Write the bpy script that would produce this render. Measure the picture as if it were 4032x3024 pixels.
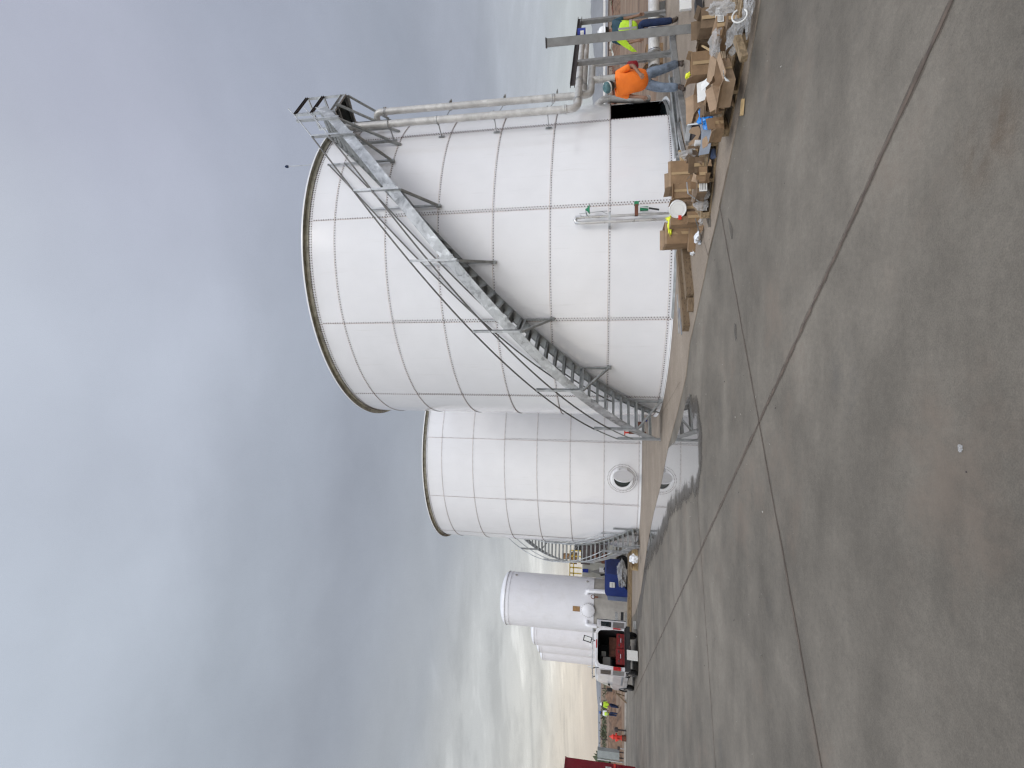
import bpy, bmesh, math, random
from mathutils import Vector, Matrix, noise
from mathutils.geometry import tessellate_polygon
R = math.radians
S = bpy.context.scene
COL = S.collection
for o in list(bpy.data.objects): bpy.data.objects.remove(o)
random.seed(7)

# ------------------------------------------------------------------ camera
FPX, PITCH, ROLL, CAMH = 1987.947, 0.1800, 0.0104, 1.62
F = Vector((0, math.cos(PITCH), math.sin(PITCH)))
U = Vector((0, -math.sin(PITCH), math.cos(PITCH)))
RT = Vector((1, 0, 0))
c_, s_ = math.cos(ROLL), math.sin(ROLL)
R2 = RT * c_ + U * s_                 # scene right as the photo has it
U2 = -RT * s_ + U * c_
cam_d = bpy.data.cameras.new('camera')
cam = bpy.data.objects.new('camera', cam_d); COL.objects.link(cam)
# the photograph lies on its side: scene up points to the left edge of the picture
m = Matrix((-U2, R2, -F)).transposed().to_4x4()
m.translation = Vector((0, 0, CAMH))
cam.matrix_world = m
cam_d.sensor_width = 36; cam_d.lens = 36 * FPX / 4032
cam_d.clip_start = 0.05; cam_d.clip_end = 60000
S.camera = cam

def ray(x, y):
    a, b = (3024 - y - 1512) / FPX, (2016 - x) / FPX
    return R2 * a + U2 * b + F
def G(x, y, z=0.0):
    d = ray(x, y); return d * ((z - CAMH) / d.z) + Vector((0, 0, CAMH))
def GY(x, y, Y):
    d = ray(x, y); return d * (Y / d.y) + Vector((0, 0, CAMH))
def GC(x, y, c, rad):
    d = ray(x, y); A = d.x**2 + d.y**2; B = -2*(d.x*c[0] + d.y*c[1]); C = c[0]**2 + c[1]**2 - rad*rad
    t = (-B - math.sqrt(max(0, B*B - 4*A*C))) / 2 / A
    p = d*t + Vector((0, 0, CAMH)); return math.degrees(math.atan2(p.x - c[0], -(p.y - c[1]))), p.z

# ------------------------------------------------------------------ light
SUN_EL, SUN_AZ = R(45), R(162)        # azimuth from north (+Y), clockwise: behind the camera, to the right
W = bpy.data.worlds.new('World'); S.world = W; W.use_nodes = True
def nd(nt, t, **k):
    n = nt.nodes.new(t)
    for a, b in k.items():
        if a in n.inputs.keys(): n.inputs[a].default_value = b
        else: setattr(n, a, b)
    return n
nt = W.node_tree; nt.nodes.clear(); L = nt.links.new
sky = nd(nt, 'ShaderNodeTexSky', sky_type='NISHITA', sun_disc=False, sun_elevation=SUN_EL, sun_rotation=SUN_AZ)
tc = nd(nt, 'ShaderNodeTexCoord')
sep = nd(nt, 'ShaderNodeSeparateXYZ'); L(tc.outputs['Generated'], sep.inputs[0])
def mth(op, a, b=None, c=None, clamp=False, nt=nt):
    n = nt.nodes.new('ShaderNodeMath'); n.operation = op; n.use_clamp = clamp
    for i, v in enumerate((a, b, c)):
        if v is None: continue
        if isinstance(v, (int, float)): n.inputs[i].default_value = v
        else: nt.links.new(v, n.inputs[i])
    return n.outputs[0]
def ramp(fac, stops, nt=nt, interp='EASE'):
    n = nt.nodes.new('ShaderNodeValToRGB'); n.color_ramp.interpolation = interp
    e = n.color_ramp.elements
    while len(e) < len(stops): e.new(0.5)
    for i, (p, c) in enumerate(stops):
        e[i].position = p; e[i].color = (*(c if isinstance(c, tuple) else (c, c, c)), 1)
    nt.links.new(fac, n.inputs[0]); return n.outputs[0]
def mixc(fac, a, b, nt=nt, mode='MIX'):
    n = nt.nodes.new('ShaderNodeMix'); n.data_type = 'RGBA'; n.blend_type = mode
    if isinstance(fac, (int, float)): n.inputs[0].default_value = fac
    else: nt.links.new(fac, n.inputs[0])
    for i, v in ((6, a), (7, b)):
        if isinstance(v, tuple): n.inputs[i].default_value = (*v, 1)
        else: nt.links.new(v, n.inputs[i])
    return n.outputs[2]
# cloud deck seen from below: direction divided by its height gives the flat layer's coordinates
el = mth('MAXIMUM', sep.outputs[2], 0.0)
den = mth('ADD', el, 0.16)
comb = nd(nt, 'ShaderNodeCombineXYZ')
L(mth('DIVIDE', sep.outputs[0], den), comb.inputs[0]); L(mth('DIVIDE', sep.outputs[1], den), comb.inputs[1])
n1 = nd(nt, 'ShaderNodeTexNoise', Scale=0.75, Detail=5.0, Roughness=0.5); L(comb.outputs[0], n1.inputs['Vector'])
mp = nd(nt, 'ShaderNodeMapping'); mp.inputs['Scale'].default_value = (0.55, 1.3, 1); mp.inputs['Location'].default_value = (3.1, 1.7, 0)
L(comb.outputs[0], mp.inputs[0])
n2 = nd(nt, 'ShaderNodeTexNoise', Scale=2.3, Detail=9.0, Roughness=0.6, Distortion=.25); L(mp.outputs[0], n2.inputs['Vector'])
# left / right side of the deck (west is lighter and warmer low down)
side = mth('MULTIPLY_ADD', mth('DIVIDE', sep.outputs[0], mth('MAXIMUM', mth('ABSOLUTE', sep.outputs[1]), 0.25)), 0.75, 0.5, clamp=True)
elj = mth('ADD', el, mth('MULTIPLY', mth('SUBTRACT', n1.outputs[0], 0.5), mth('MULTIPLY', el, 0.45)))
left = ramp(elj, [(0, (.80, .66, .49)), (.05, (.70, .63, .53)), (.11, (.60, .59, .55)), (.20, (.52, .53, .52)), (.30, (.42, .445, .475)),
                  (.44, (.345, .375, .425)), (.56, (.43, .475, .54)), (.72, (.58, .64, .73)), (.84, (.62, .68, .79)), (1, (.92, .96, 1.0))])
right = ramp(elj, [(0, (.55, .58, .59)), (.05, (.54, .58, .60)), (.13, (.46, .49, .54)), (.22, (.40, .43, .50)), (.34, (.375, .41, .485)),
                   (.52, (.415, .45, .545)), (.70, (.51, .54, .65)), (.85, (.6, .64, .72)), (1, (.92, .96, 1.0))])
deck = mixc(ramp(side, [(0, 0.0), (.45, .35), (1, 1.0)]), left, right)
# streaks of brighter cloud low in the west, soft mottling higher up
mask = ramp(el, [(0, 0.15), (.06, .9), (.20, .75), (.33, .12), (1, .10)])
wst = ramp(side, [(0, 1.0), (.55, .42), (1, .22)])
str_ = mth('MULTIPLY', mth('MULTIPLY', ramp(n2.outputs[0], [(.38, 0.0), (.53, .35), (.70, 1.0)]), mask), wst)
gain = mth('ADD', 0.90, mth('MULTIPLY', str_, 0.72))
n5 = nd(nt, 'ShaderNodeTexNoise', Scale=2.3, Detail=6.0, Roughness=0.55); L(comb.outputs[0], n5.inputs['Vector'])
gain = mth('MULTIPLY', gain, mth('ADD', 0.62, mth('ADD', mth('MULTIPLY', n1.outputs[0], 0.50), mth('MULTIPLY', n5.outputs[0], 0.26))))
gc = nd(nt, 'ShaderNodeCombineXYZ')
for i in range(3): L(gain, gc.inputs[i])
deck = mixc(1.0, deck, gc.outputs[0], mode='MULTIPLY')
# behind the camera and overhead the cloud is thin and bright
back = ramp(mth('MULTIPLY_ADD', sep.outputs[1], -0.5, 0.5), [(.42, 1.0), (.66, 2.1), (1, 2.4)])
deck = mixc(1.0, deck, back, mode='MULTIPLY')
sc10 = nd(nt, 'ShaderNodeVectorMath', operation='SCALE'); L(deck, sc10.inputs[0]); sc10.inputs['Scale'].default_value = 10.0
final = mixc(0.93, sky.outputs[0], sc10.outputs[0])
bg = nd(nt, 'ShaderNodeBackground', Strength=0.1); L(final, bg.inputs[0])
wo = nd(nt, 'ShaderNodeOutputWorld'); L(bg.outputs[0], wo.inputs[0])

sun_d = bpy.data.lights.new('sun', 'SUN'); sun_d.energy = 1.05; sun_d.angle = R(28); sun_d.color = (1, .96, .9)
sun = bpy.data.objects.new('sun', sun_d); COL.objects.link(sun)
sd = Vector((math.sin(SUN_AZ)*math.cos(SUN_EL), math.cos(SUN_AZ)*math.cos(SUN_EL), math.sin(SUN_EL)))
sun.rotation_euler = sd.to_track_quat('Z', 'Y').to_euler()
S.view_settings.view_transform = 'Standard'; S.view_settings.look = 'None'
S.view_settings.exposure = 0.07; S.view_settings.gamma = 1
S.cycles.max_bounces = 6; S.cycles.diffuse_bounces = 3; S.cycles.glossy_bounces = 3
S.cycles.transparent_max_bounces = 8; S.cycles.use_denoising = True; S.cycles.denoising_prefilter = 'FAST'; S.cycles.sample_clamp_indirect = 3.0; S.cycles.filter_width = 1.3

# ------------------------------------------------------------------ materials
def mat(name, col, rough=.6, metal=0.0, var=.12, scale=3.0, bump=0.0, bscale=40.0, dirt=None, spec=.5, coat=0.0, alpha=1.0, trans=0.0, stretch=(1, 1, 1), ior=1.5):
    M = bpy.data.materials.new(name); M.use_nodes = True; t = M.node_tree; b = t.nodes['Principled BSDF']
    b.inputs['Roughness'].default_value = rough; b.inputs['Metallic'].default_value = metal
    b.inputs['Specular IOR Level'].default_value = spec; b.inputs['Coat Weight'].default_value = coat
    b.inputs['Alpha'].default_value = alpha; b.inputs['Transmission Weight'].default_value = trans; b.inputs['IOR'].default_value = ior
    tcn = t.nodes.new('ShaderNodeTexCoord'); mpn = t.nodes.new('ShaderNodeMapping'); mpn.inputs['Scale'].default_value = stretch
    t.links.new(tcn.outputs['Object'], mpn.inputs[0])
    nz = nd(t, 'ShaderNodeTexNoise', Scale=scale, Detail=6.0, Roughness=.6); t.links.new(mpn.outputs[0], nz.inputs['Vector'])
    lo = tuple(max(0, c*(1-var*1.6)) for c in col); hi = tuple(min(1, c*(1+var*1.6)) for c in col)
    o = ramp(nz.outputs[0], [(.28, lo), (.72, hi)], t, 'LINEAR')
    if dirt:
        dc, amt, ds = dirt
        n3 = nd(t, 'ShaderNodeTexNoise', Scale=ds, Detail=8.0, Roughness=.65); t.links.new(mpn.outputs[0], n3.inputs['Vector'])
        o = mixc(mth('MULTIPLY', ramp(n3.outputs[0], [(.48, 0.0), (.68, 1.0)], t), amt, nt=t), o, dc, t)
    t.links.new(o, b.inputs['Base Color'])
    rr = t.nodes.new('ShaderNodeMapRange'); rr.inputs[3].default_value = max(0, rough-.08); rr.inputs[4].default_value = min(1, rough+.08)
    t.links.new(nz.outputs[0], rr.inputs[0]); t.links.new(rr.outputs[0], b.inputs['Roughness'])
    if bump:
        nb = nd(t, 'ShaderNodeTexNoise', Scale=bscale, Detail=4.0); t.links.new(mpn.outputs[0], nb.inputs['Vector'])
        bp = nd(t, 'ShaderNodeBump', Strength=bump, Distance=.02); t.links.new(nb.outputs[0], bp.inputs['Height']); t.links.new(bp.outputs[0], b.inputs['Normal'])
    return M

def galv_mat(name, base=.42, metal=.55, rough=.42, contrast=.35, tint=(.97, 1.0, 1.02)):
    M = bpy.data.materials.new(name); M.use_nodes = True; t = M.node_tree; b = t.nodes['Principled BSDF']
    tcn = t.nodes.new('ShaderNodeTexCoord')
    n1 = nd(t, 'ShaderNodeTexNoise', Scale=2.6, Detail=7.0, Roughness=.62, Distortion=.8); t.links.new(tcn.outputs['Object'], n1.inputs['Vector'])
    v = nd(t, 'ShaderNodeTexVoronoi', Scale=9.0); t.links.new(tcn.outputs['Object'], v.inputs['Vector'])
    k = mth('ADD', mth('MULTIPLY', n1.outputs[0], .8, nt=t), mth('MULTIPLY', v.outputs['Color'], .2, nt=t), nt=t)
    c = lambda f: tuple(base*f*q for q in tint)
    o = ramp(k, [(.30, c(1-contrast)), (.46, c(.92)), (.56, c(1.05)), (.68, c(1+contrast))], t, 'LINEAR')
    t.links.new(o, b.inputs['Base Color']); b.inputs['Metallic'].default_value = metal
    rr = t.nodes.new('ShaderNodeMapRange'); rr.inputs[3].default_value = rough-.12; rr.inputs[4].default_value = rough+.16
    t.links.new(n1.outputs[0], rr.inputs[0]); t.links.new(rr.outputs[0], b.inputs['Roughness'])
    return M

def concrete_mat(name, lo, hi, streak_ang, tan=None):
    M = bpy.data.materials.new(name); M.use_nodes = True; t = M.node_tree; b = t.nodes['Principled BSDF']
    tcn = t.nodes.new('ShaderNodeTexCoord')
    mpn = t.nodes.new('ShaderNodeMapping'); mpn.inputs['Rotation'].default_value = (0, 0, streak_ang); mpn.inputs['Scale'].default_value = (.55, 1.5, 1)
    t.links.new(tcn.outputs['Object'], mpn.inputs[0])
    a = nd(t, 'ShaderNodeTexNoise', Scale=.55, Detail=6.0, Roughness=.55, Distortion=.3); t.links.new(mpn.outputs[0], a.inputs['Vector'])
    bb = nd(t, 'ShaderNodeTexNoise', Scale=.32, Detail=5.0, Roughness=.55); t.links.new(tcn.outputs['Object'], bb.inputs['Vector'])
    cc = nd(t, 'ShaderNodeTexNoise', Scale=22.0, Detail=8.0, Roughness=.75); t.links.new(tcn.outputs['Object'], cc.inputs['Vector'])
    dd = nd(t, 'ShaderNodeTexNoise', Scale=110.0, Detail=3.0, Roughness=.8); t.links.new(tcn.outputs['Object'], dd.inputs['Vector'])
    ee = nd(t, 'ShaderNodeTexNoise', Scale=1.7, Detail=8.0, Roughness=.66); t.links.new(tcn.outputs['Object'], ee.inputs['Vector'])
    k = mth('ADD', mth('ADD', mth('MULTIPLY', a.outputs[0], .38, nt=t), mth('MULTIPLY', bb.outputs[0], .32, nt=t), nt=t), mth('MULTIPLY', ee.outputs[0], .30, nt=t), nt=t)
    col = ramp(k, [(.38, lo), (.5, tuple((p+q)/2 for p, q in zip(lo, hi))), (.60, hi)], t, 'LINEAR')
    sp = ramp(cc.outputs[0], [(.3, .86), (.7, 1.14)], t, 'LINEAR')
    col = mixc(1.0, col, sp, t, 'MULTIPLY')
    sp2 = ramp(dd.outputs[0], [(.3, .80), (.7, 1.2)], t, 'LINEAR')
    col = mixc(1.0, col, sp2, t, 'MULTIPLY')
    # brownish stains and old tyre dust
    st = nd(t, 'ShaderNodeTexNoise', Scale=.8, Detail=9.0, Roughness=.7); mp2 = t.nodes.new('ShaderNodeMapping'); mp2.inputs['Location'].default_value = (8, 3, 1)
    t.links.new(tcn.outputs['Object'], mp2.inputs[0]); t.links.new(mp2.outputs[0], st.inputs['Vector'])
    col = mixc(mth('MULTIPLY', ramp(st.outputs[0], [(.52, 0.0), (.72, 1.0)], t), .5, nt=t), col, (.21, .165, .13), t)
    mx = mth('MULTIPLY', ramp(st.outputs[0], [(.25, 1.0), (.40, 0.0)], t), .35, nt=t)
    col = mixc(mx, col, (.10, .098, .095), t)
    t.links.new(col, b.inputs['Base Color']); b.inputs['Specular IOR Level'].default_value = .35
    rr = t.nodes.new('ShaderNodeMapRange'); rr.inputs[3].default_value = .62; rr.inputs[4].default_value = .9
    t.links.new(bb.outputs[0], rr.inputs[0]); t.links.new(rr.outputs[0], b.inputs['Roughness'])
    bp = nd(t, 'ShaderNodeBump', Strength=.35, Distance=.006); t.links.new(cc.outputs[0], bp.inputs['Height']); t.links.new(bp.outputs[0], b.inputs['Normal'])
    return M

def tank_mat(name, col=(.83, .83, .845)):
    M = bpy.data.materials.new(name); M.use_nodes = True; t = M.node_tree; b = t.nodes['Principled BSDF']
    tcn = t.nodes.new('ShaderNodeTexCoord')
    n = nd(t, 'ShaderNodeTexNoise', Scale=1.3, Detail=4.0, Roughness=.5); t.links.new(tcn.outputs['Object'], n.inputs['Vector'])
    n2 = nd(t, 'ShaderNodeTexNoise', Scale=.5, Detail=3.0); t.links.new(tcn.outputs['Object'], n2.inputs['Vector'])
    o = ramp(n.outputs[0], [(.3, tuple(c*.97 for c in col)), (.7, tuple(min(1, c*1.02) for c in col))], t, 'LINEAR')
    mp2 = t.nodes.new('ShaderNodeMapping'); mp2.inputs['Scale'].default_value = (5, 5, .35); t.links.new(tcn.outputs['Object'], mp2.inputs[0])
    n4 = nd(t, 'ShaderNodeTexNoise', Scale=1.6, Detail=7.0, Roughness=.7); t.links.new(mp2.outputs[0], n4.inputs['Vector'])
    o = mixc(mth('MULTIPLY', ramp(n4.outputs[0], [(.56, 0.0), (.8, 1.0)], t), .30, nt=t), o, (.56, .53, .49), t)
    t.links.new(o, b.inputs['Base Color']); b.inputs['Roughness'].default_value = .16; b.inputs['Coat Weight'].default_value = .2; b.inputs['Coat Roughness'].default_value = .08
    b.inputs['Specular IOR Level'].default_value = .55
    bp = nd(t, 'ShaderNodeBump', Strength=.28, Distance=.06); t.links.new(n2.outputs[0], bp.inputs['Height']); t.links.new(bp.outputs[0], b.inputs['Normal'])
    return M

M = {}
M['tank'] = tank_mat('white_enamel_tank')
M['tank_in'] = mat('dark_lining_and_hole_shade', (.012, .02, .022), .25, var=.3)
M['bolt'] = mat('brown_bolt_cap', (.115, .085, .075), .5, var=.3, scale=9)
M['seal'] = mat('tan_sealant', (.56, .43, .36), .7, var=.3, scale=6)
M['rim'] = mat('dusty_rim_steel', (.38, .36, .29), .55, .3, var=.3, scale=4, dirt=((.17, .15, .11), .7, 6))
M['galv'] = galv_mat('galvanised_steel', .5)
M['galv_patch'] = galv_mat('galvanised_plate', .47, .5, .36, .55)
M['galv_d'] = galv_mat('weathered_galvanised_steel', .33, .4, .5, .3, (.96, 1.0, 1.0))
M['rail_d'] = galv_mat('dull_rail_tube', .15, .3, .5, .3, (1, .97, .94))
M['grate'] = mat('steel_grating', (.06, .075, .075), .6, .3, var=.2)
M['steel_pipe'] = galv_mat('mill_finish_stainless', .56, .25, .42, .2, (1.02, 1.0, .96))
M['steel_br'] = galv_mat('bright_stainless', .6, .7, .28, .15, (1, 1, 1))
M['grey_paint'] = mat('grey_structural_paint', (.22, .22, .215), .5, .1, var=.15, scale=5, dirt=((.16, .15, .14), .4, 9))
M['dark_steel'] = mat('dark_steel', (.055, .045, .045), .6, .3, var=.3, scale=6)
M['conc'] = concrete_mat('grey_concrete', (.103, .091, .075), (.222, .197, .164), R(33))
M['pad'] = concrete_mat('tan_concrete', (.225, .182, .142), (.33, .275, .22), R(30))
M['joint'] = mat('joint_filler', (.115, .088, .070), .9, var=.3, scale=8)
M['dirt'] = mat('brown_dirt', (.20, .13, .085), .95, var=.35, scale=.6, bump=.5, bscale=6, dirt=((.30, .23, .165), .7, .18), stretch=(.5, 1.4, 1))
M['mound'] = mat('red_brown_soil', (.155, .095, .062), .95, var=.35, scale=2, bump=.6, bscale=9)
M['veg'] = mat('dull_scrub_leaves', (.07, .085, .045), .8, var=.5, scale=.5)
M['mtn'] = mat('grey_mountain_rock', (.17, .175, .185), .95, var=.2, scale=.002)  # cool grey rock tone
M['card'] = mat('brown_cardboard', (.26, .165, .092), .8, var=.13, scale=6, bump=.1, bscale=30)
M['card2'] = mat('light_cardboard', (.34, .235, .15), .8, var=.12, scale=6, bump=.1, bscale=30)
M['card3'] = mat('dark_cardboard', (.17, .115, .07), .85, var=.15, scale=6, bump=.1, bscale=30)
M['tape'] = mat('packing_tape', (.42, .30, .17), .3, var=.1)
M['label'] = mat('white_paper', (.72, .72, .69), .7, var=.06, scale=20)
M['ink'] = mat('black_print', (.04, .04, .045), .7)
M['wood'] = mat('weathered_pallet_wood', (.27, .195, .115), .85, var=.35, scale=5, bump=.4, bscale=30, stretch=(1, 6, 6), dirt=((.10, .075, .05), .5, 6))
M['wood2'] = mat('dark_railway_timber', (.20, .14, .085), .9, var=.4, scale=4, bump=.6, bscale=20, stretch=(1, 5, 5), dirt=((.05, .035, .025), .7, 4))
M['wood_l'] = mat('fresh_pine', (.46, .33, .17), .75, var=.2, scale=6, stretch=(1, 5, 5))
M['plastic_w'] = mat('white_plastic', (.72, .72, .70), .35, var=.06)
M['bag'] = mat('clear_plastic_bag', (.58, .58, .58), .2, var=.2, scale=7, bump=.9, bscale=14, alpha=.42)
M['rag'] = mat('white_rag', (.75, .77, .80), .8, var=.1, bump=.6, bscale=20)
M['blue_bag'] = mat('blue_plastic_film', (.02, .22, .62), .25, var=.3, scale=9, bump=.8, bscale=18)
M['yellow'] = mat('yellow_film', (.75, .80, .04), .4, var=.12, scale=8, bump=.5, bscale=15)
M['yel_tape'] = mat('yellow_tape', (.72, .62, .03), .4)
M['duct'] = mat('grey_sheet_panel', (.24, .265, .30), .45, .2, var=.1, scale=4)
M['orange_shirt'] = mat('orange_hi_vis_cloth', (.95, .20, .018), .75, var=.08, scale=5, bump=.7, bscale=9)
M['jeans'] = mat('washed_denim', (.16, .20, .26), .85, var=.35, scale=7, bump=.6, bscale=14)
M['navy'] = mat('navy_denim', (.012, .025, .075), .85, var=.3, scale=7, bump=.5, bscale=14)
M['boot'] = mat('brown_work_boot', (.06, .042, .032), .7, var=.3, scale=12)
M['skin'] = mat('tanned_skin', (.22, .115, .072), .55, var=.1, scale=9)
M['hair'] = mat('dark_hair', (.02, .016, .014), .8)
M['hat_teal'] = mat('teal_cap_cloth', (.07, .15, .16), .6, var=.35, scale=14)
M['hat_white'] = mat('white_hard_hat', (.80, .81, .82), .3, var=.03)
M['hat_blue'] = mat('blue_hard_hat', (.05, .12, .35), .3)
M['vest'] = mat('lime_hi_vis_cloth', (.50, .76, .04), .7, var=.12, scale=8, bump=.6, bscale=10)
M['reflect'] = mat('silver_reflective_tape', (.42, .43, .40), .4, .3)
M['teal_shirt'] = mat('dark_teal_cloth', (.025, .07, .10), .8, var=.2, bump=.5, bscale=10)
M['eye'] = mat('dark_eye', (.015, .012, .01), .3)
M['red'] = mat('red_valve_paint', (.26, .012, .02), .45, var=.15)
M['red_b'] = mat('bright_red_paint', (.62, .04, .025), .45, var=.12)
M['maroon'] = mat('dark_red_truck_paint', (.19, .003, .012), .5, var=.12, scale=1.5, coat=.08, spec=.25)
M['green'] = mat('green_valve_paint', (.012, .19, .085), .45, var=.15)
M['black'] = mat('black_rubber', (.018, .018, .02), .6, var=.3)
M['blue_can'] = mat('blue_paint', (.012, .03, .25), .4)
M['blue_tank'] = mat('blue_poly_tank', (.008, .024, .14), .42, var=.12, scale=2)
M['blue_pale'] = mat('faded_blue_panel', (.10, .14, .25), .5, var=.2, scale=3)
M['slim'] = mat('white_fibreglass', (.76, .76, .79), .32, var=.035, scale=.8, dirt=((.58, .56, .54), .25, 1.2))
M['skirt'] = mat('grey_concrete_plinth', (.36, .34, .31), .85, var=.12, scale=2)
M['van'] = mat('white_van_paint', (.72, .72, .74), .25, var=.05, scale=1.5, coat=.5, dirt=((.50, .45, .40), .5, 1.1))
M['van_in'] = mat('dark_van_interior', (.02, .021, .024), .7, var=.3)
M['glass'] = mat('tinted_glass', (.03, .04, .045), .06, var=.05, coat=.5)
M['tool_red'] = mat('red_tool_case', (.17, .006, .008), .4, var=.2, scale=6)
M['lamp_red'] = mat('red_tail_lens', (.42, .008, .012), .15, var=.1, coat=.6)
M['chrome'] = mat('bright_metal', (.7, .7, .7), .2, .9)
M['equip'] = mat('grey_green_equipment_paint', (.42, .42, .38), .5, var=.1, scale=1.5)
M['equip_d'] = mat('dark_machinery', (.07, .055, .055), .7, var=.5, scale=2)  # dark mottled tone for the machinery parts
M['yellow_p'] = mat('yellow_rail_paint', (.68, .50, .10), .5, var=.12)
M['fence_g'] = mat('grey_cabinet_paint', (.27, .30, .30), .5, var=.1)
M['rust'] = mat('rusty_steel', (.13, .05, .03), .8, var=.35, scale=6)
M['plate'] = mat('brown_plate', (.30, .17, .07), .6, var=.15, scale=8)

# puddle water: a thin still film over dark wet concrete
def water_mat():
    Mw = bpy.data.materials.new('still_rain_water'); Mw.use_nodes = True; t = Mw.node_tree; b = t.nodes['Principled BSDF']
    b.inputs['Base Color'].default_value = (.105, .098, .088, 1); b.inputs['IOR'].default_value = 1.36; b.inputs['Specular IOR Level'].default_value = .5
    b.inputs['Coat Weight'].default_value = .65; b.inputs['Coat IOR'].default_value = 1.36
    tcn = t.nodes.new('ShaderNodeTexCoord'); n = nd(t, 'ShaderNodeTexNoise', Scale=1.1, Detail=6.0, Roughness=.6); t.links.new(tcn.outputs['Object'], n.inputs['Vector'])
    f = ramp(n.outputs[0], [(.50, .012), (.66, .10)], t); t.links.new(f, b.inputs['Roughness']); t.links.new(f, b.inputs['Coat Roughness'])
    return Mw
def shallow_mat():
    Mw = bpy.data.materials.new('thin_water_film'); Mw.use_nodes = True; t = Mw.node_tree; b = t.nodes['Principled BSDF']
    tcn = t.nodes.new('ShaderNodeTexCoord'); mpn = t.nodes.new('ShaderNodeMapping'); mpn.inputs['Rotation'].default_value = (0, 0, .2); mpn.inputs['Scale'].default_value = (2.2, .6, 1)
    t.links.new(tcn.outputs['Object'], mpn.inputs[0]); n = nd(t, 'ShaderNodeTexNoise', Scale=2.2, Detail=8.0, Roughness=.68); t.links.new(mpn.outputs[0], n.inputs['Vector'])
    t.links.new(ramp(n.outputs[0], [(.38, (.060, .055, .048)), (.64, (.105, .095, .082))], t), b.inputs['Base Color'])
    t.links.new(ramp(n.outputs[0], [(.30, 1.0), (.52, .85), (.70, .25)], t), b.inputs['Alpha'])
    f = ramp(n.outputs[0], [(.36, .28), (.50, .42), (.66, .6)], t); t.links.new(f, b.inputs['Roughness']); b.inputs['IOR'].default_value = 1.36
    return Mw
M['shallow'] = shallow_mat()
M['water'] = water_mat()
M['wet'] = mat('wet_concrete', (.115, .100, .083), .5, var=.3, scale=3, spec=.4, alpha=.62)

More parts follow.
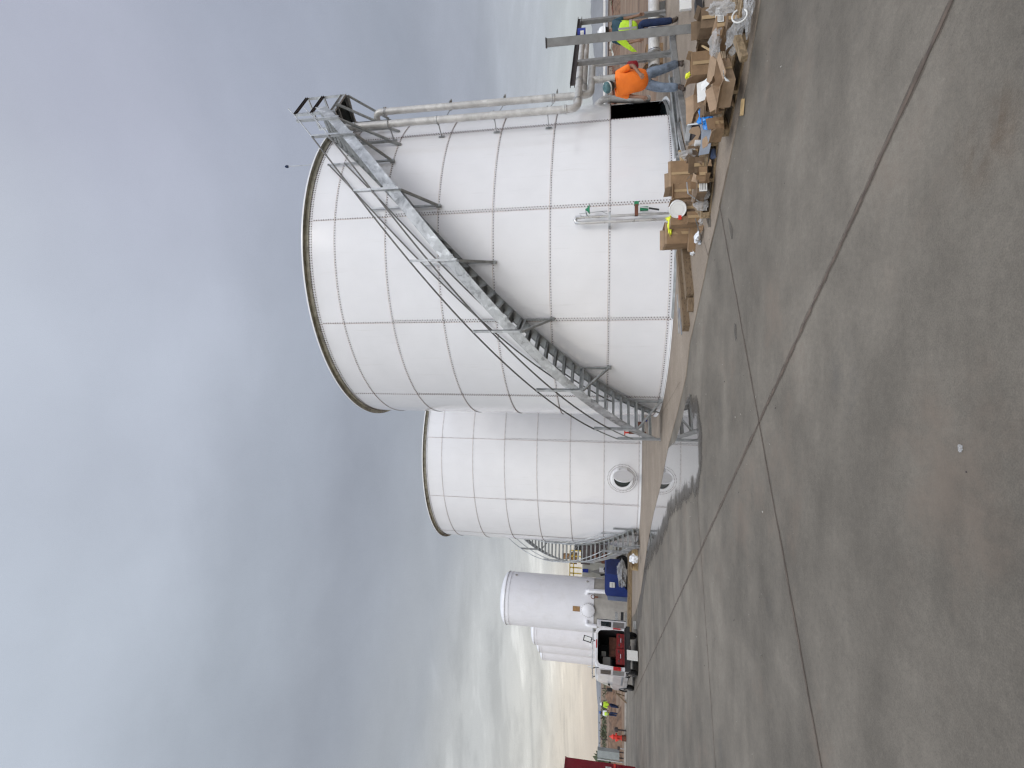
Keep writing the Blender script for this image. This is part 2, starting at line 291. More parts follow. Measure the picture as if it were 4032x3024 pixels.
# ------------------------------------------------------------------ mesh helpers
class MB:
    def __init__(s): s.v = []; s.f = []; s.m = []
    def add(s, vs, fs, mi=0):
        o = len(s.v); s.v += [Vector(v) for v in vs]
        for f in fs: s.f.append([i + o for i in f]); s.m.append(mi)
        return s
    def box(s, c, d, rot=None, mi=0):
        c = Vector(c); hx, hy, hz = d[0]/2, d[1]/2, d[2]/2
        if isinstance(rot, (int, float)): rot = Matrix.Rotation(rot, 3, 'Z')
        vs = [Vector((x, y, z)) for x in (-hx, hx) for y in (-hy, hy) for z in (-hz, hz)]
        if rot: vs = [rot @ v for v in vs]
        return s.add([v + c for v in vs], [(0, 1, 3, 2), (4, 6, 7, 5), (0, 4, 5, 1), (2, 3, 7, 6), (0, 2, 6, 4), (1, 5, 7, 3)], mi)
    def frame(s, p0, p1, up=(0, 0, 1)):
        p0, p1 = Vector(p0), Vector(p1); d = (p1 - p0).normalized(); up = Vector(up)
        if abs(d.dot(up.normalized())) > .98: up = Vector((0, 1, 0)) if abs(d.y) < .9 else Vector((1, 0, 0))
        x = d.cross(up).normalized(); y = x.cross(d).normalized(); return p0, p1, x, y
    def prof(s, p0, p1, poly, up=(0, 0, 1), mi=0, caps=True):
        p0, p1, x, y = s.frame(p0, p1, up); n = len(poly)
        vs = [p + x*a + y*b for p in (p0, p1) for a, b in poly]
        fs = [(i, (i+1) % n, n + (i+1) % n, n + i) for i in range(n)]
        s.add(vs, fs, mi)
        if caps:
            o = len(s.v) - 2*n
            if n == 4: s.f += [[o+3, o+2, o+1, o], [o+n, o+n+1, o+n+2, o+n+3]]; s.m += [mi, mi]
            else:
                tri = tessellate_polygon([[Vector((a, b, 0)) for a, b in poly]])
                for tr in tri: s.f.append([o+i for i in tr]); s.m.append(mi); s.f.append([o+n+i for i in tr[::-1]]); s.m.append(mi)
        return s
    def beam(s, p0, p1, w, h, up=(0, 0, 1), mi=0):
        return s.prof(p0, p1, [(-w/2, -h/2), (w/2, -h/2), (w/2, h/2), (-w/2, h/2)], up, mi)
    def chan(s, p0, p1, w, h, t=.012, up=(0, 0, 1), mi=0, flip=1):
        w *= flip
        tt = t*flip
        return s.prof(p0, p1, [(0, -h/2), (w, -h/2), (w, -h/2+t), (tt, -h/2+t), (tt, h/2-t), (w, h/2-t), (w, h/2), (0, h/2)], up, mi)
    def ibeam(s, p0, p1, w, h, t=.012, up=(0, 0, 1), mi=0):
        a = w/2; b = h/2; k = t/2
        return s.prof(p0, p1, [(-a, -b), (a, -b), (a, -b+t), (k, -b+t), (k, b-t), (a, b-t), (a, b), (-a, b), (-a, b-t), (-k, b-t), (-k, -b+t), (-a, -b+t)], up, mi)
    def tube(s, pts, r, n=10, mi=0, caps=True, rs=None):
        pts = [Vector(p) for p in pts]; N = len(pts); prev = None; o0 = len(s.v)
        for i, p in enumerate(pts):
            d = (pts[min(i+1, N-1)] - pts[max(i-1, 0)]).normalized()
            if prev is None:
                a = Vector((0, 0, 1)) if abs(d.z) < .9 else Vector((1, 0, 0)); x = d.cross(a).normalized()
            else: x = (prev - d*prev.dot(d)).normalized()
            prev = x; y = d.cross(x); rr = rs[i] if rs else r
            for k in range(n):
                t = 2*math.pi*k/n; s.v.append(p + x*(rr*math.cos(t)) + y*(rr*math.sin(t)))
        for i in range(N-1):
            for k in range(n):
                a = o0 + i*n + k; b = o0 + i*n + (k+1) % n; s.f.append([a, b, b+n, a+n]); s.m.append(mi)
        if caps: s.f.append([o0+k for k in range(n)][::-1]); s.f.append([o0+(N-1)*n+k for k in range(n)]); s.m += [mi, mi]
        return s
    def lathe(s, prof, c=(0, 0, 0), n=24, mi=0, a0=0, a1=360, axis=None):
        c = Vector(c); o = len(s.v); full = abs(a1-a0) >= 359.9; K = n if full else n+1
        q = Vector(axis).to_track_quat('Z', 'Y').to_matrix() if axis else None
        for r, z in prof:
            for k in range(K):
                t = R(a0 + (a1-a0)*k/n); v = Vector((r*math.cos(t), r*math.sin(t), z))
                s.v.append((q @ v if q else v) + c)
        for i in range(len(prof)-1):
            for k in range(n):
                a = o+i*K+k; b = o+i*K+(k+1) % K; s.f.append([a, b, b+K, a+K]); s.m.append(mi)
        return s
    def poly(s, pts, z, mi=0):
        pts = [Vector((p[0], p[1], z)) for p in pts]; o = len(s.v); s.v += pts
        for t in tessellate_polygon([pts]): s.f.append([o+i for i in t]); s.m.append(mi)
        return s
    def slab(s, pts, z0, z1, mi=0):
        n = len(pts); o = len(s.v)
        s.v += [Vector((p[0], p[1], z)) for z in (z0, z1) for p in pts]
        for i in range(n): s.f.append([o+i, o+(i+1) % n, o+n+(i+1) % n, o+n+i]); s.m.append(mi)
        for t in tessellate_polygon([[Vector((p[0], p[1], 0)) for p in pts]]):
            s.f.append([o+i for i in t]); s.m.append(mi); s.f.append([o+n+i for i in t]); s.m.append(mi)
        return s
    def sheet(s, fn, nu, nv, mi=0):
        o = len(s.v)
        for i in range(nu+1):
            for j in range(nv+1): s.v.append(Vector(fn(i/nu, j/nv)))
        for i in range(nu):
            for j in range(nv):
                a = o+i*(nv+1)+j; s.f.append([a, a+1, a+nv+2, a+nv+1]); s.m.append(mi)
        return s
    def mesh(s, name, mats, off=Vector((0, 0, 0)), smooth=False, fix=True, ang=35):
        me = bpy.data.meshes.new(name); me.from_pydata([v - off for v in s.v], [], s.f)
        for mt in mats: me.materials.append(M[mt] if isinstance(mt, str) else mt)
        me.polygons.foreach_set('material_index', s.m)
        if fix:
            b = bmesh.new(); b.from_mesh(me); bmesh.ops.recalc_face_normals(b, faces=b.faces); b.to_mesh(me); b.free()
        if smooth:
            me.polygons.foreach_set('use_smooth', [True]*len(me.polygons))
            me.set_sharp_from_angle(angle=R(ang))
        me.update(); return me

def link(name, me): o = bpy.data.objects.new(name, me); COL.objects.link(o); return o
class Thing:
    def __init__(s, name, label, cat, loc, rz=0, group=None):
        s.e = link(name, None); s.loc = Vector(loc); s.e.location = s.loc; s.e.rotation_euler = (0, 0, rz)
        s.e['label'] = label; s.e['category'] = cat
        if group: s.e['group'] = group
    def part(s, name, mb, mats, smooth=False, parent=None, world=True, label=None, kind=None, ang=35):
        o = link(name, mb.mesh(name, mats if isinstance(mats, (list, tuple)) else [mats], s.loc if world else Vector((0, 0, 0)), smooth, ang=ang))
        o.parent = parent or s.e
        if label: o['label'] = label
        if kind: o['kind'] = kind
        return o
def solid(name, mb, mats, label=None, cat=None, loc=None, group=None, kind=None, smooth=False, rz=0, world=True):
    loc = Vector(loc) if loc is not None else Vector((0, 0, 0))
    o = link(name, mb.mesh(name, mats if isinstance(mats, (list, tuple)) else [mats], loc if world else Vector((0, 0, 0)), smooth))
    o.location = loc; o.rotation_euler = (0, 0, rz)
    if label: o['label'] = label
    if cat: o['category'] = cat
    if group: o['group'] = group
    if kind: o['kind'] = kind
    return o
def copy_tree(o, parent=None):
    c = o.copy(); COL.objects.link(c); c.parent = parent
    for ch in [k for k in o.children]: copy_tree(ch, c)
    return c
def rel(o, label, loc, rz=None, group=None):
    o['label'] = label; o.location = loc
    if rz is not None: o.rotation_euler = (0, 0, rz)
    if group: o['group'] = group
    return o

# ================================================================== SETTING
# dirt plain out to the horizon
g = MB()
xs = [-12000, -4000, -1200, -400, -150, -70, -40, -20, 0, 20, 40, 70, 150, 400, 1200, 4000, 12000]
ys = [-300, -60, -20, 10, 20, 33, 50, 80, 140, 300, 800, 2500, 7000, 14000]
for i in range(len(xs)):
    for j in range(len(ys)): g.v.append(Vector((xs[i], ys[j], -.10)))
for i in range(len(xs)-1):
    for j in range(len(ys)-1):
        a = i*len(ys)+j; g.f.append([a, a+1, a+len(ys)+1, a+len(ys)]); g.m.append(0)
solid('ground', g, 'dirt', kind='structure')
slab = [(-70, -25), (42, -25), (17.5, 9.4), (11.14, 15.17), (10.2, 16.1), (7.6, 22), (6.5, 32.9), (-70, 32.9)]
g = MB().slab(slab, -.14, 0.0)
solid('concrete_pavement', g, 'conc', kind='structure')
g = MB().slab([(-70, 32.904), (6.5, 32.904), (6.5, 33.1), (-70, 33.1)], -.14, .10)
solid('kerb', g, 'skirt', kind='structure')
edge_px = [(2995, 5), (2940, 330), (2905, 480), (2870, 657), (2851, 746), (2834, 819), (2791, 1007), (2774, 1096), (2745, 1230), (2717, 1352), (2703, 1480), (2670, 1620), (2634, 1753), (2605, 1901), (2575, 2020), (2552, 2133), (2523, 2335), (2503, 2413)]
edge = [G(x, y) for x, y in edge_px]
pad = [(p.x, p.y) for p in edge] + [(-15, 32.6), (6.4, 32.6), (7.45, 22), (10.05, 16.05), (11.0, 15.1), (17, 9.4), (13, 4.0), (6, 3.2)]
g = MB().slab(pad, .0005, .012)
solid('concrete_pad', g, 'pad', kind='structure')
# joints
jt = MB()
def joint(a, b, w=.022, z=.004):
    a, b = Vector((*a, 0)), Vector((*b, 0)); d = (b-a).normalized(); n = Vector((-d.y, d.x, 0)); N = max(2, int((b-a).length/.35))
    pts = []
    for i in range(N+1):
        p = a.lerp(b, i/N); q = noise.noise(p*2.3)*.012; ww = w*(1+.35*noise.noise(p*5.1)); pts.append((p + n*(q-ww/2), p + n*(q+ww/2)))
    for i in range(N):
        jt.add([(*pts[i][0].xy, z), (*pts[i+1][0].xy, z), (*pts[i+1][1].xy, z), (*pts[i][1].xy, z)], [(0, 1, 2, 3)])
X0 = Vector((-.38, 5.72)); d1 = Vector((.833, .553)); d2 = Vector((-.600, .800))
def P2(o, d, t): return (o.x + d.x*t, o.y + d.y*t)
joint(P2(X0, d1, -14), P2(X0, d1, 3.62)); joint(P2(X0, d2, -9), P2(X0, d2, 27.5), .028)
o3 = Vector((-2.13, 9.14)); d3 = Vector((-.906, -.423))
joint(P2(o3, d3, -.35), P2(o3, d3, 30)); o4 = Vector(G(2667, 2588).xy); joint(P2(o4, d1, -12), P2(o4, d1, 3.0), .014)
joint(P2(X0+d1*4.6, d2, -8), P2(X0+d1*4.6, d2, -.8), .012)
for w_, m__ in ((.10, 0),): pass
joint(G(2640, 2240).xy, G(2647, 2500).xy, .012)
solid('pavement_joints', jt, 'joint', kind='structure')
cr = MB(); jt = cr
e2 = [G(x, y) for x, y in ((2767, 860), (2776, 950), (2791, 1004))]
for a, b in zip(e2, e2[1:]): joint(a.xy, b.xy, .010, .0165)
joint(G(2834, 830).xy, G(2791, 1007).xy, .012, .0165); joint(G(2870, 657).xy, G(2834, 819).xy, .012, .0165); joint(G(2600, 1640).xy, G(2680, 1505).xy, .008, .0165)
solid('pad_cracks', cr, 'joint', kind='structure')

# puddle and wet bands
def rough_poly(px, amp=.03, sub=5, z=0):
    P = [G(x, y) for x, y in px]; out = []
    for i in range(len(P)):
        a, b = P[i], P[(i+1) % len(P)]
        for k in range(sub):
            p = a.lerp(b, k/sub); w = amp*(p.length/9)
            out.append((p.x + w*noise.noise(Vector((p.x*3.1, p.y*3.1, 1))), p.y + w*noise.noise(Vector((p.x*3.1, p.y*3.1, 9)))))
    return out
def r3(l): return [(2550 + x/2.369, 1500 + y/2.369) for x, y in l]
shal = r3([(428, 120), (470, 150), (490, 240), (503, 350), (512, 500), (516, 700), (512, 850), (505, 980), (475, 1060), (425, 1095), (345, 1170), (265, 1240), (210, 1290), (190, 1400), (140, 1520), (100, 1600), (55, 1680), (10, 1760), (-30, 1840), (-45, 1760),
          (2, 1500), (42, 1300), (82, 1100), (124, 950), (152, 800), (184, 645), (222, 600), (258, 575), (293, 475), (327, 345), (356, 215), (380, 140)])
pud = r3([(432, 160), (462, 185), (478, 260), (488, 350), (495, 500), (497, 680), (480, 760), (440, 800), (400, 860), (380, 930), (330, 990), (290, 1060), (262, 1110), (225, 1150), (190, 1200), (170, 1290), (155, 1380), (105, 1420), (66, 1440), (40, 1500), (14, 1540),
          (12, 1500), (50, 1300), (90, 1100), (130, 950), (160, 800), (192, 650), (228, 605), (265, 580), (300, 480), (335, 350), (362, 220), (390, 170)])
def wet_sheet(name, outline, n_open, step=.05, z=.0065):
    """a film of water: each vertex stores how far it lies inside the drying edge"""
    P = [Vector((p.x, p.y)) for p in (G(*q) for q in outline)]; K = len(P)
    x0, x1 = min(p.x for p in P), max(p.x for p in P); y0, y1 = min(p.y for p in P), max(p.y for p in P)
    nx, ny = int((x1-x0)/step)+2, int((y1-y0)/step)+2
    def inside(q):
        c = False
        for i in range(K):
            a, b = P[i], P[(i+1) % K]
            if (a.y > q.y) != (b.y > q.y) and q.x < (b.x-a.x)*(q.y-a.y)/(b.y-a.y)+a.x: c = not c
        return c
    def dist(q):
        best = 9
        for i in range(n_open):
            a, b = P[i], P[i+1]; ab = b-a; t = max(0, min(1, (q-a).dot(ab)/ab.length_squared)); best = min(best, (q-a-ab*t).length)
        return best
    m_ = MB(); idx = {}; w = []
    def vid(i, j):
        if (i, j) not in idx:
            q = Vector((x0+i*step, y0+j*step)); idx[(i, j)] = len(m_.v); m_.v.append(Vector((q.x, q.y, z))); w.append(dist(q)/(.045*max(4, q.length)))
        return idx[(i, j)]
    for i in range(nx):
        for j in range(ny):
            if inside(Vector((x0+(i+.5)*step, y0+(j+.5)*step))): m_.f.append([vid(i, j), vid(i+1, j), vid(i+1, j+1), vid(i, j+1)]); m_.m.append(0)
    o = solid(name, m_, 'film', kind='structure'); at_ = o.data.attributes.new('wet', 'FLOAT', 'POINT'); at_.data.foreach_set('value', w)
def film_mat():
    Mw = bpy.data.materials.new('still_water_film'); Mw.use_nodes = True; t = Mw.node_tree; b = t.nodes['Principled BSDF']
    tcn = t.nodes.new('ShaderNodeTexCoord'); n = nd(t, 'ShaderNodeTexNoise', Scale=2.4, Detail=8.0, Roughness=.62); t.links.new(tcn.outputs['Object'], n.inputs['Vector'])
    at = t.nodes.new('ShaderNodeAttribute'); at.attribute_name = 'wet'
    k = mth('ADD', at.outputs['Fac'], mth('MULTIPLY', mth('SUBTRACT', n.outputs[0], .5, nt=t), 1.5, nt=t), nt=t)
    k = mth('MULTIPLY', k, .4, clamp=True, nt=t)
    t.links.new(ramp(k, [(0, 0.0), (.10, .55), (.22, .95)], t), b.inputs['Alpha'])
    t.links.new(ramp(k, [(0, .65), (.22, .5), (.40, .05), (.46, .012)], t), b.inputs['Roughness'])
    t.links.new(ramp(k, [(.25, 0.0), (.42, .7)], t), b.inputs['Coat Weight']); b.inputs['Coat Roughness'].default_value = .012; b.inputs['Coat IOR'].default_value = 1.36
    t.links.new(ramp(k, [(0, (.12, .104, .086)), (.3, (.065, .058, .05)), (.45, (.10, .094, .086))], t), b.inputs['Base Color']); b.inputs['IOR'].default_value = 1.36
    return Mw
M['film'] = film_mat()
wet_sheet('puddle', shal, 19)
wet = r3([(428, 60), (480, 120), (498, 240), (508, 400), (516, 700), (512, 900), (495, 1040), (430, 1110), (345, 1200), (262, 1270), (215, 1400), (180, 1500), (140, 1590), (80, 1700), (35, 1740), (-20, 1760), (-40, 1700),
          (0, 1500), (40, 1300), (80, 1100), (122, 950), (150, 800), (182, 640), (220, 600), (255, 570), (290, 470), (325, 340), (352, 210), (375, 120)])
w2 = [(2549, 2150), (2552, 2230), (2535, 2330), (2528, 2400), (2515, 2480), (2508, 2470), (2512, 2400), (2524, 2300), (2530, 2230)]
solid('wet_stain', MB().poly(rough_poly(w2, .12), .0045), 'wet', kind='structure')
w3 = [(2867, 855), (2875, 870), (2888, 900), (2886, 940), (2880, 940), (2873, 900)]
solid('wet_stain', MB().poly(rough_poly(w3, .02), .0045), 'wet', kind='structure')
w4 = [(2777, 820), (2800, 822), (2805, 870), (2803, 895), (2793, 895), (2785, 862)]
solid('wet_stain', MB().poly(rough_poly(w4, .02), .0165), 'wet', kind='structure')
w5 = [(2893, 1270), (2900, 1275), (2903, 1330), (2898, 1345), (2892, 1310)]
solid('wet_stain', MB().poly(rough_poly(w5, .02), .0045), 'wet', kind='structure')

# soft brown staining each side of the joints, a rust spot, grit
def stain_mat(name, col, strength, radial):
    Ms = bpy.data.materials.new(name); Ms.use_nodes = True; t = Ms.node_tree; b = t.nodes['Principled BSDF']
    b.inputs['Base Color'].default_value = (*col, 1); b.inputs['Roughness'].default_value = .85
    tcn = t.nodes.new('ShaderNodeTexCoord'); n = nd(t, 'ShaderNodeTexNoise', Scale=4.0, Detail=7.0, Roughness=.7); t.links.new(tcn.outputs['Object'], n.inputs['Vector'])
    f = ramp(n.outputs[0], [(.38, 0.0), (.68, 1.0)], t)
    if radial:
        g_ = nd(t, 'ShaderNodeTexGradient', gradient_type='SPHERICAL'); mpn = t.nodes.new('ShaderNodeMapping'); mpn.inputs['Scale'].default_value = (radial*2.6, radial*2.6, radial*2.6)
        t.links.new(tcn.outputs['Object'], mpn.inputs[0]); t.links.new(mpn.outputs[0], g_.inputs[0]); f = mth('MULTIPLY', f, g_.outputs[1], nt=t)
    t.links.new(mth('MULTIPLY', f, strength, nt=t), b.inputs['Alpha']); return Ms
M['joint_stain'] = stain_mat('joint_side_dust', (.13, .10, .078), .6, 0)
M['rust_spot'] = stain_mat('rust_spot', (.20, .12, .065), .35, 1.6)
jt = MB()
joint(P2(X0, d1, -14), P2(X0, d1, 3.62), .05, .0025); joint(P2(X0, d2, -9), P2(X0, d2, 24), .07, .0025)
solid('joint_stains', jt, 'joint_stain', kind='structure')
for px in ((3868, 520), (3900, 575)):
    p = G(*px); solid('rust_stain', MB().poly([(p.x+.6*math.cos(a_/10*math.pi), p.y+.6*math.sin(a_/10*math.pi)) for a_ in range(20)], .003), 'rust_spot', kind='structure', loc=(p.x, p.y, 0))
rg_ = random.Random(5); gm = MB()
for _ in range(420):
    x = rg_.uniform(-14, 5); y = rg_.uniform(1.6, 22)
    if rg_.random() < .45: x = rg_.uniform(-3, 4); y = rg_.uniform(5, 11.5)
    q = rg_.choice((.004, .005, .007, .010)); c = Vector((x, y, q*.5 + (.012 if y > 8 and x > -1 else 0)))
    gm.add([c+Vector((rg_.uniform(-1, 1)*q*1.4, rg_.uniform(-1, 1)*q*1.4, rg_.uniform(-.5, 1)*q)) for _ in range(5)], [(0, 1, 2), (0, 2, 3), (0, 3, 4), (1, 2, 4), (2, 3, 4)], rg_.choice((0, 0, 1)))
solid('grit', gm, ['skirt', 'dark_steel'], kind='stuff', label='small grit and pebbles scattered over the concrete', cat='grit')

# far mountains and scrub
def ridge(name, x0, x1, Y, hfn, depth=1500, mt='mtn'):
    m_ = MB(); N = 160
    m_.sheet(lambda u, v: (x0+(x1-x0)*u, Y + depth*v + 200*noise.noise(Vector((u*20, v*3, 0))), -1 + hfn(u)*(math.sin(math.pi*min(1, v*1.0))**.8)*(1+.15*noise.noise(Vector((u*60, v*6, 2))))), N, 10)
    solid(name, m_, mt, kind='structure', smooth=True)
ridge('mountains', -9000, -2200, 9000, lambda u: 105*(.55+.45*math.sin(u*9+1.5)) + 50*abs(noise.noise(Vector((u*9, 0, 3)))) + 20)
ridge('mountains', 2500, 11000, 7800, lambda u: (60+230*min(1, max(0, (u-.02)*3.0)))*(.75+.5*noise.noise(Vector((u*7, 0, 5)))+.2))
ridge('hills', -4000, 6000, 11000, lambda u: 60+40*noise.noise(Vector((u*12, 0, 8))))

# a scrub belt far behind the dirt, one mass of leaf clumps
def scrub(name, x0, x1, y0, y1, n, hmin, hmax, seed, **k):
    rr = random.Random(seed); m_ = MB()
    for i in range(n):
        x = rr.uniform(x0, x1); y = rr.uniform(y0, y1); h = rr.uniform(hmin, hmax)
        for q in range(14):
            c = Vector((x+rr.gauss(0, h*.45), y+rr.gauss(0, h*.4), abs(rr.gauss(h*.45, h*.28))-.08)); s = h*rr.uniform(.10, .26)
            a = [Vector((rr.uniform(-1, 1), rr.uniform(-1, 1), rr.uniform(-1, 1)))*s for _ in range(4)]
            m_.add([c+v for v in a], [(0, 1, 2), (0, 2, 3), (0, 3, 1), (1, 3, 2)])
    solid(name, m_, 'veg', kind='stuff', **k)
scrub('scrub', -150, -50, 130, 160, 520, .8, 1.9, 3, label='dark green scrub belt along the horizon behind the dirt field', cat='scrub')
scrub('scrub', 60, 170, 100, 112, 120, .4, 1.2, 4, label='low scrub far behind the dirt field at the right', cat='scrub')
# soil mounds
def mound(px, L_, W_, H_, rz, label, seed):
    c = G(*px, -.1); m_ = MB()
    def fn(u, v):
        x = (u-.5)*L_; y = (v-.5)*W_; r2 = (2*u-1)**2 + (2*v-1)**2
        return (x, y, H_*max(0, 1-r2)**.7*(1+.5*noise.noise(Vector((x*1.3, y*1.3, seed)))) - .05)
    m_.sheet(fn, 26, 18)
    solid('soil_mound', m_, 'mound', label, 'soil mound', c, rz=rz, world=False, smooth=True)
mound((2424, 2890), 9, 5, .8, .1, 'low red brown soil mound right of the fire hydrant behind the kerb', 1)
mound((2420, 2735), 6, 4, 1.0, .3, 'dark soil mound behind the low wooden sawhorse frame', 2)
mound((2440, 60), 30, 6, .9, .2, 'long brown soil bank behind the pipework at the far right', 5)
mound((2446, 2960), 7, 4, .8, .1, 'low soil mound behind the grey cabinet', 6)

# ================================================================== BOLTED TANKS
T1 = (3.7905, 16.783, 4.7495); T2 = (-3.224, 26.84, 4.89)
def CP(c, th, r, z): a = R(th); return Vector((c[0] + r*math.sin(a), c[1] - r*math.cos(a), z))
def bolt(mb, p, nrm, r, h, n=6):
    nrm = nrm.normalized(); x = nrm.cross(Vector((0, 0, 1)));
    x = x.normalized() if x.length > .1 else Vector((1, 0, 0)); y = nrm.cross(x)
    vs = [p + (x*math.cos(2*math.pi*k/n) + y*math.sin(2*math.pi*k/n))*r for k in range(n)]
    vs += [p + nrm*h + (x*math.cos(2*math.pi*k/n) + y*math.sin(2*math.pi*k/n))*r*.6 for k in range(n)]
    mb.add(vs, [(k, (k+1) % n, n+(k+1) % n, n+k) for k in range(n)] + [tuple(range(n, 2*n))], 0)
def tank(c, h, zb, htop, ph0, name, label, opening=None, hole=None, vis=(-110, 100), double_from=2):
    rad = c[2]; zt = zb + 6*h + htop
    t = Thing(name, label, 'storage tank', (c[0], c[1], 0))
    zr = [zb + k*h for k in range(7)]
    N = 11*10; m_ = MB()
    zlev = [0.03] + zr[1:] + [zt]
    lap = .006
    for k in range(7):
        z0, z1 = zlev[k], zlev[k+1]
        r0 = rad
        for i in range(N):
            th0 = ph0 + i*360/N; th1 = th0 + 360/N
            pan = i // 10
            if opening is not None and k == 0 and pan == opening: continue
            M2 = 2
            for q in range(M2):
                a, b = z0+(z1-z0)*q/M2, z0+(z1-z0)*(q+1)/M2
                if hole:
                    hth, hz, hr = hole; thm = (th0+th1)/2; dz = (a+b)/2
                    if math.hypot(math.remainder(thm-hth, 360)*math.pi/180*rad, dz-hz) < hr*.0: continue
                m_.add([CP(c, th0, r0, a), CP(c, th1, r0, a), CP(c, th1, r0, b), CP(c, th0, r0, b)], [(0, 1, 2, 3)])
    sh = m_.mesh('shell', ['tank'], t.loc, fix=False)
    bmx = bmesh.new(); bmx.from_mesh(sh); bmesh.ops.remove_doubles(bmx, verts=bmx.verts, dist=.001); bmx.to_mesh(sh); bmx.free()
    sh.polygons.foreach_set('use_smooth', [True]*len(sh.polygons))
    o = link('shell', sh); o.parent = t.e
    mi = MB()                                            # lining, added unseen roof and floor
    for k in range(7):
        for i in range(66):
            th0 = ph0 + i*360/66; th1 = th0 + 360/66
            if opening is not None and k == 0 and i // 6 == opening: continue
            mi.add([CP(c, th0, rad-.012, zlev[k]), CP(c, th1, rad-.012, zlev[k]), CP(c, th1, rad-.012, zlev[k+1]), CP(c, th0, rad-.012, zlev[k+1])], [(0, 1, 2, 3)])
    t.part('lining', mi, 'tank_in')
    t.part('roof', MB().lathe([(rad-.02, zt-.05), (rad*.5, zt+.12), (.01, zt+.28)], (c[0], c[1], 0), 66), 'rim')  # unseen roof, added to keep the tank interior dark
    t.part('floor', MB().lathe([(rad-.02, .05), (.01, .05)], (c[0], c[1], 0), 66), 'tank_in')
    # wind girder at the top edge
    t.part('rim', MB().lathe([(rad+.004, zt-.13), (rad+.022, zt-.13), (rad+.022, zt-.035), (rad+.115, zt-.03), (rad+.115, zt+.0), (rad+.004, zt+.004)], (c[0], c[1], 0), 132), 'rim', smooth=True)
    t.part('rim_edge', MB().lathe([(rad+.117, zt-.028), (rad+.123, zt-.028), (rad+.123, zt+.012), (rad-.01, zt+.014)], (c[0], c[1], 0), 132), 'tank', smooth=True)
    t.part('foundation_ring', MB().lathe([(rad+.055, 0), (rad+.05, .022), (rad-.05, .03)], (c[0], c[1], 0), 132, a0=-360+0, a1=0), 'tank', smooth=True)
    sp = .0533 if c is T2 else .068
    def seal(z0, z1, th0, th1, mb):
        mb.add([CP(c, th0, rad+.002, z0), CP(c, th1, rad+.002, z0), CP(c, th1, rad+.002, z1), CP(c, th0, rad+.002, z1)], [(0, 1, 2, 3)], 1)
    open_a = (ph0 + opening*360/11, ph0 + (opening+1)*360/11) if opening is not None else None
    for k in range(8):
        z = zr[k] if k < 7 else zt-.20
        rows = [z] if k < 7 else [z, z+.055]
        b = MB(); nb = int(2*math.pi*rad/sp)
        for rz_ in rows:
            for i in range(nb):
                th = 360*i/nb
                if not (vis[0] < math.remainder(th, 360) < vis[1]): continue
                if k == 0 and open_a and open_a[0] < th < open_a[1]: continue
                p = CP(c, th, rad+.003, rz_); bolt(b, p, p - Vector((c[0], c[1], rz_)), .0125 if c is T2 else .0155, .014)
        for i in range(N):
            th0 = ph0+i*360/N
            if k == 0 and open_a and open_a[0]-.01 <= th0 < open_a[1]-.01: continue
            if k and k < 7: seal(z+.026, z+.034, th0, th0+360/N, b)
            elif k == 0: seal(z+.028, z+.034, th0, th0+360/N, b)
        t.part('horizontal_seam', b, ['bolt', 'seal'])
    for i in range(11):
        th = ph0 + i*360/11
        if not (vis[0] < math.remainder(th, 360) < vis[1]): continue
        b = MB(); z = .07
        while z < zt-.24:
            dbl = z < zr[7-double_from] if double_from else True
            for s_i, off in enumerate((0, .05) if dbl else (0,)):
                zz = z + s_i*sp/2
                p = CP(c, th + math.degrees(off/rad), rad+.003, zz); bolt(b, p, p - Vector((c[0], c[1], zz)), .0125 if c is T2 else .0155, .014)
            z += sp
        dw = math.degrees(.022/rad)
        for k in range(7):
            seal(zlev[k], zlev[k+1], th - dw, th - dw + math.degrees(.007/rad), b)
        t.part('vertical_seam', b, ['bolt', 'seal'])
    return t, zt
ph1 = 5.2 - 0*32.727
t1, zt1 = tank(T1, 1.399, .12, .87, 5.2, 'storage_tank', 'big white bolted steel tank with one bottom panel missing, nearest the camera', opening=1)
t2, zt2 = tank(T2, 1.45, .113, .90, 9.0, 'storage_tank', 'white bolted steel tank behind the big one, with a round hatch low on its wall', vis=(-95, 100), double_from=3)
# frame of the open panel
b = MB()
for th in (38.0, 70.5):
    b = MB().beam(CP(T1, th, T1[2]+.004, .03), CP(T1, th, T1[2]+.004, 1.52), .05, .012, up=CP(T1, th, 1, 0)-CP(T1, th, 0, 0)); t1.part('opening_edge', b, 'tank')

b = MB()
for i in range(26):
    a0, a1 = 38.4+i*1.23, 38.4+(i+1)*1.23
    b.beam(CP(T1, a0, T1[2]-.06, .06), CP(T1, a1, T1[2]-.06, .06), .012, .12)
t1.part('base_channel', b, 'galv_d')
# grey grout channel at the foot of the wall, from one seam to the other
b = MB(); N_ = 40
for i in range(N_):
    a0, a1 = -27.0 + i*64.6/N_, -27.0 + (i+1)*64.6/N_
    r1_ = T1[2]+.012; r2_ = T1[2]+.10
    for (ra, za, rb, zb_) in ((r1_, .056, r2_, .05), (r2_, .05, r2_+.01, .012)):
        b.add([CP(T1, a0, ra, za), CP(T1, a1, ra, za), CP(T1, a1, rb, zb_), CP(T1, a0, rb, zb_)], [(0, 1, 2, 3)])
t1.part('base_flashing', b, 'galv_d')

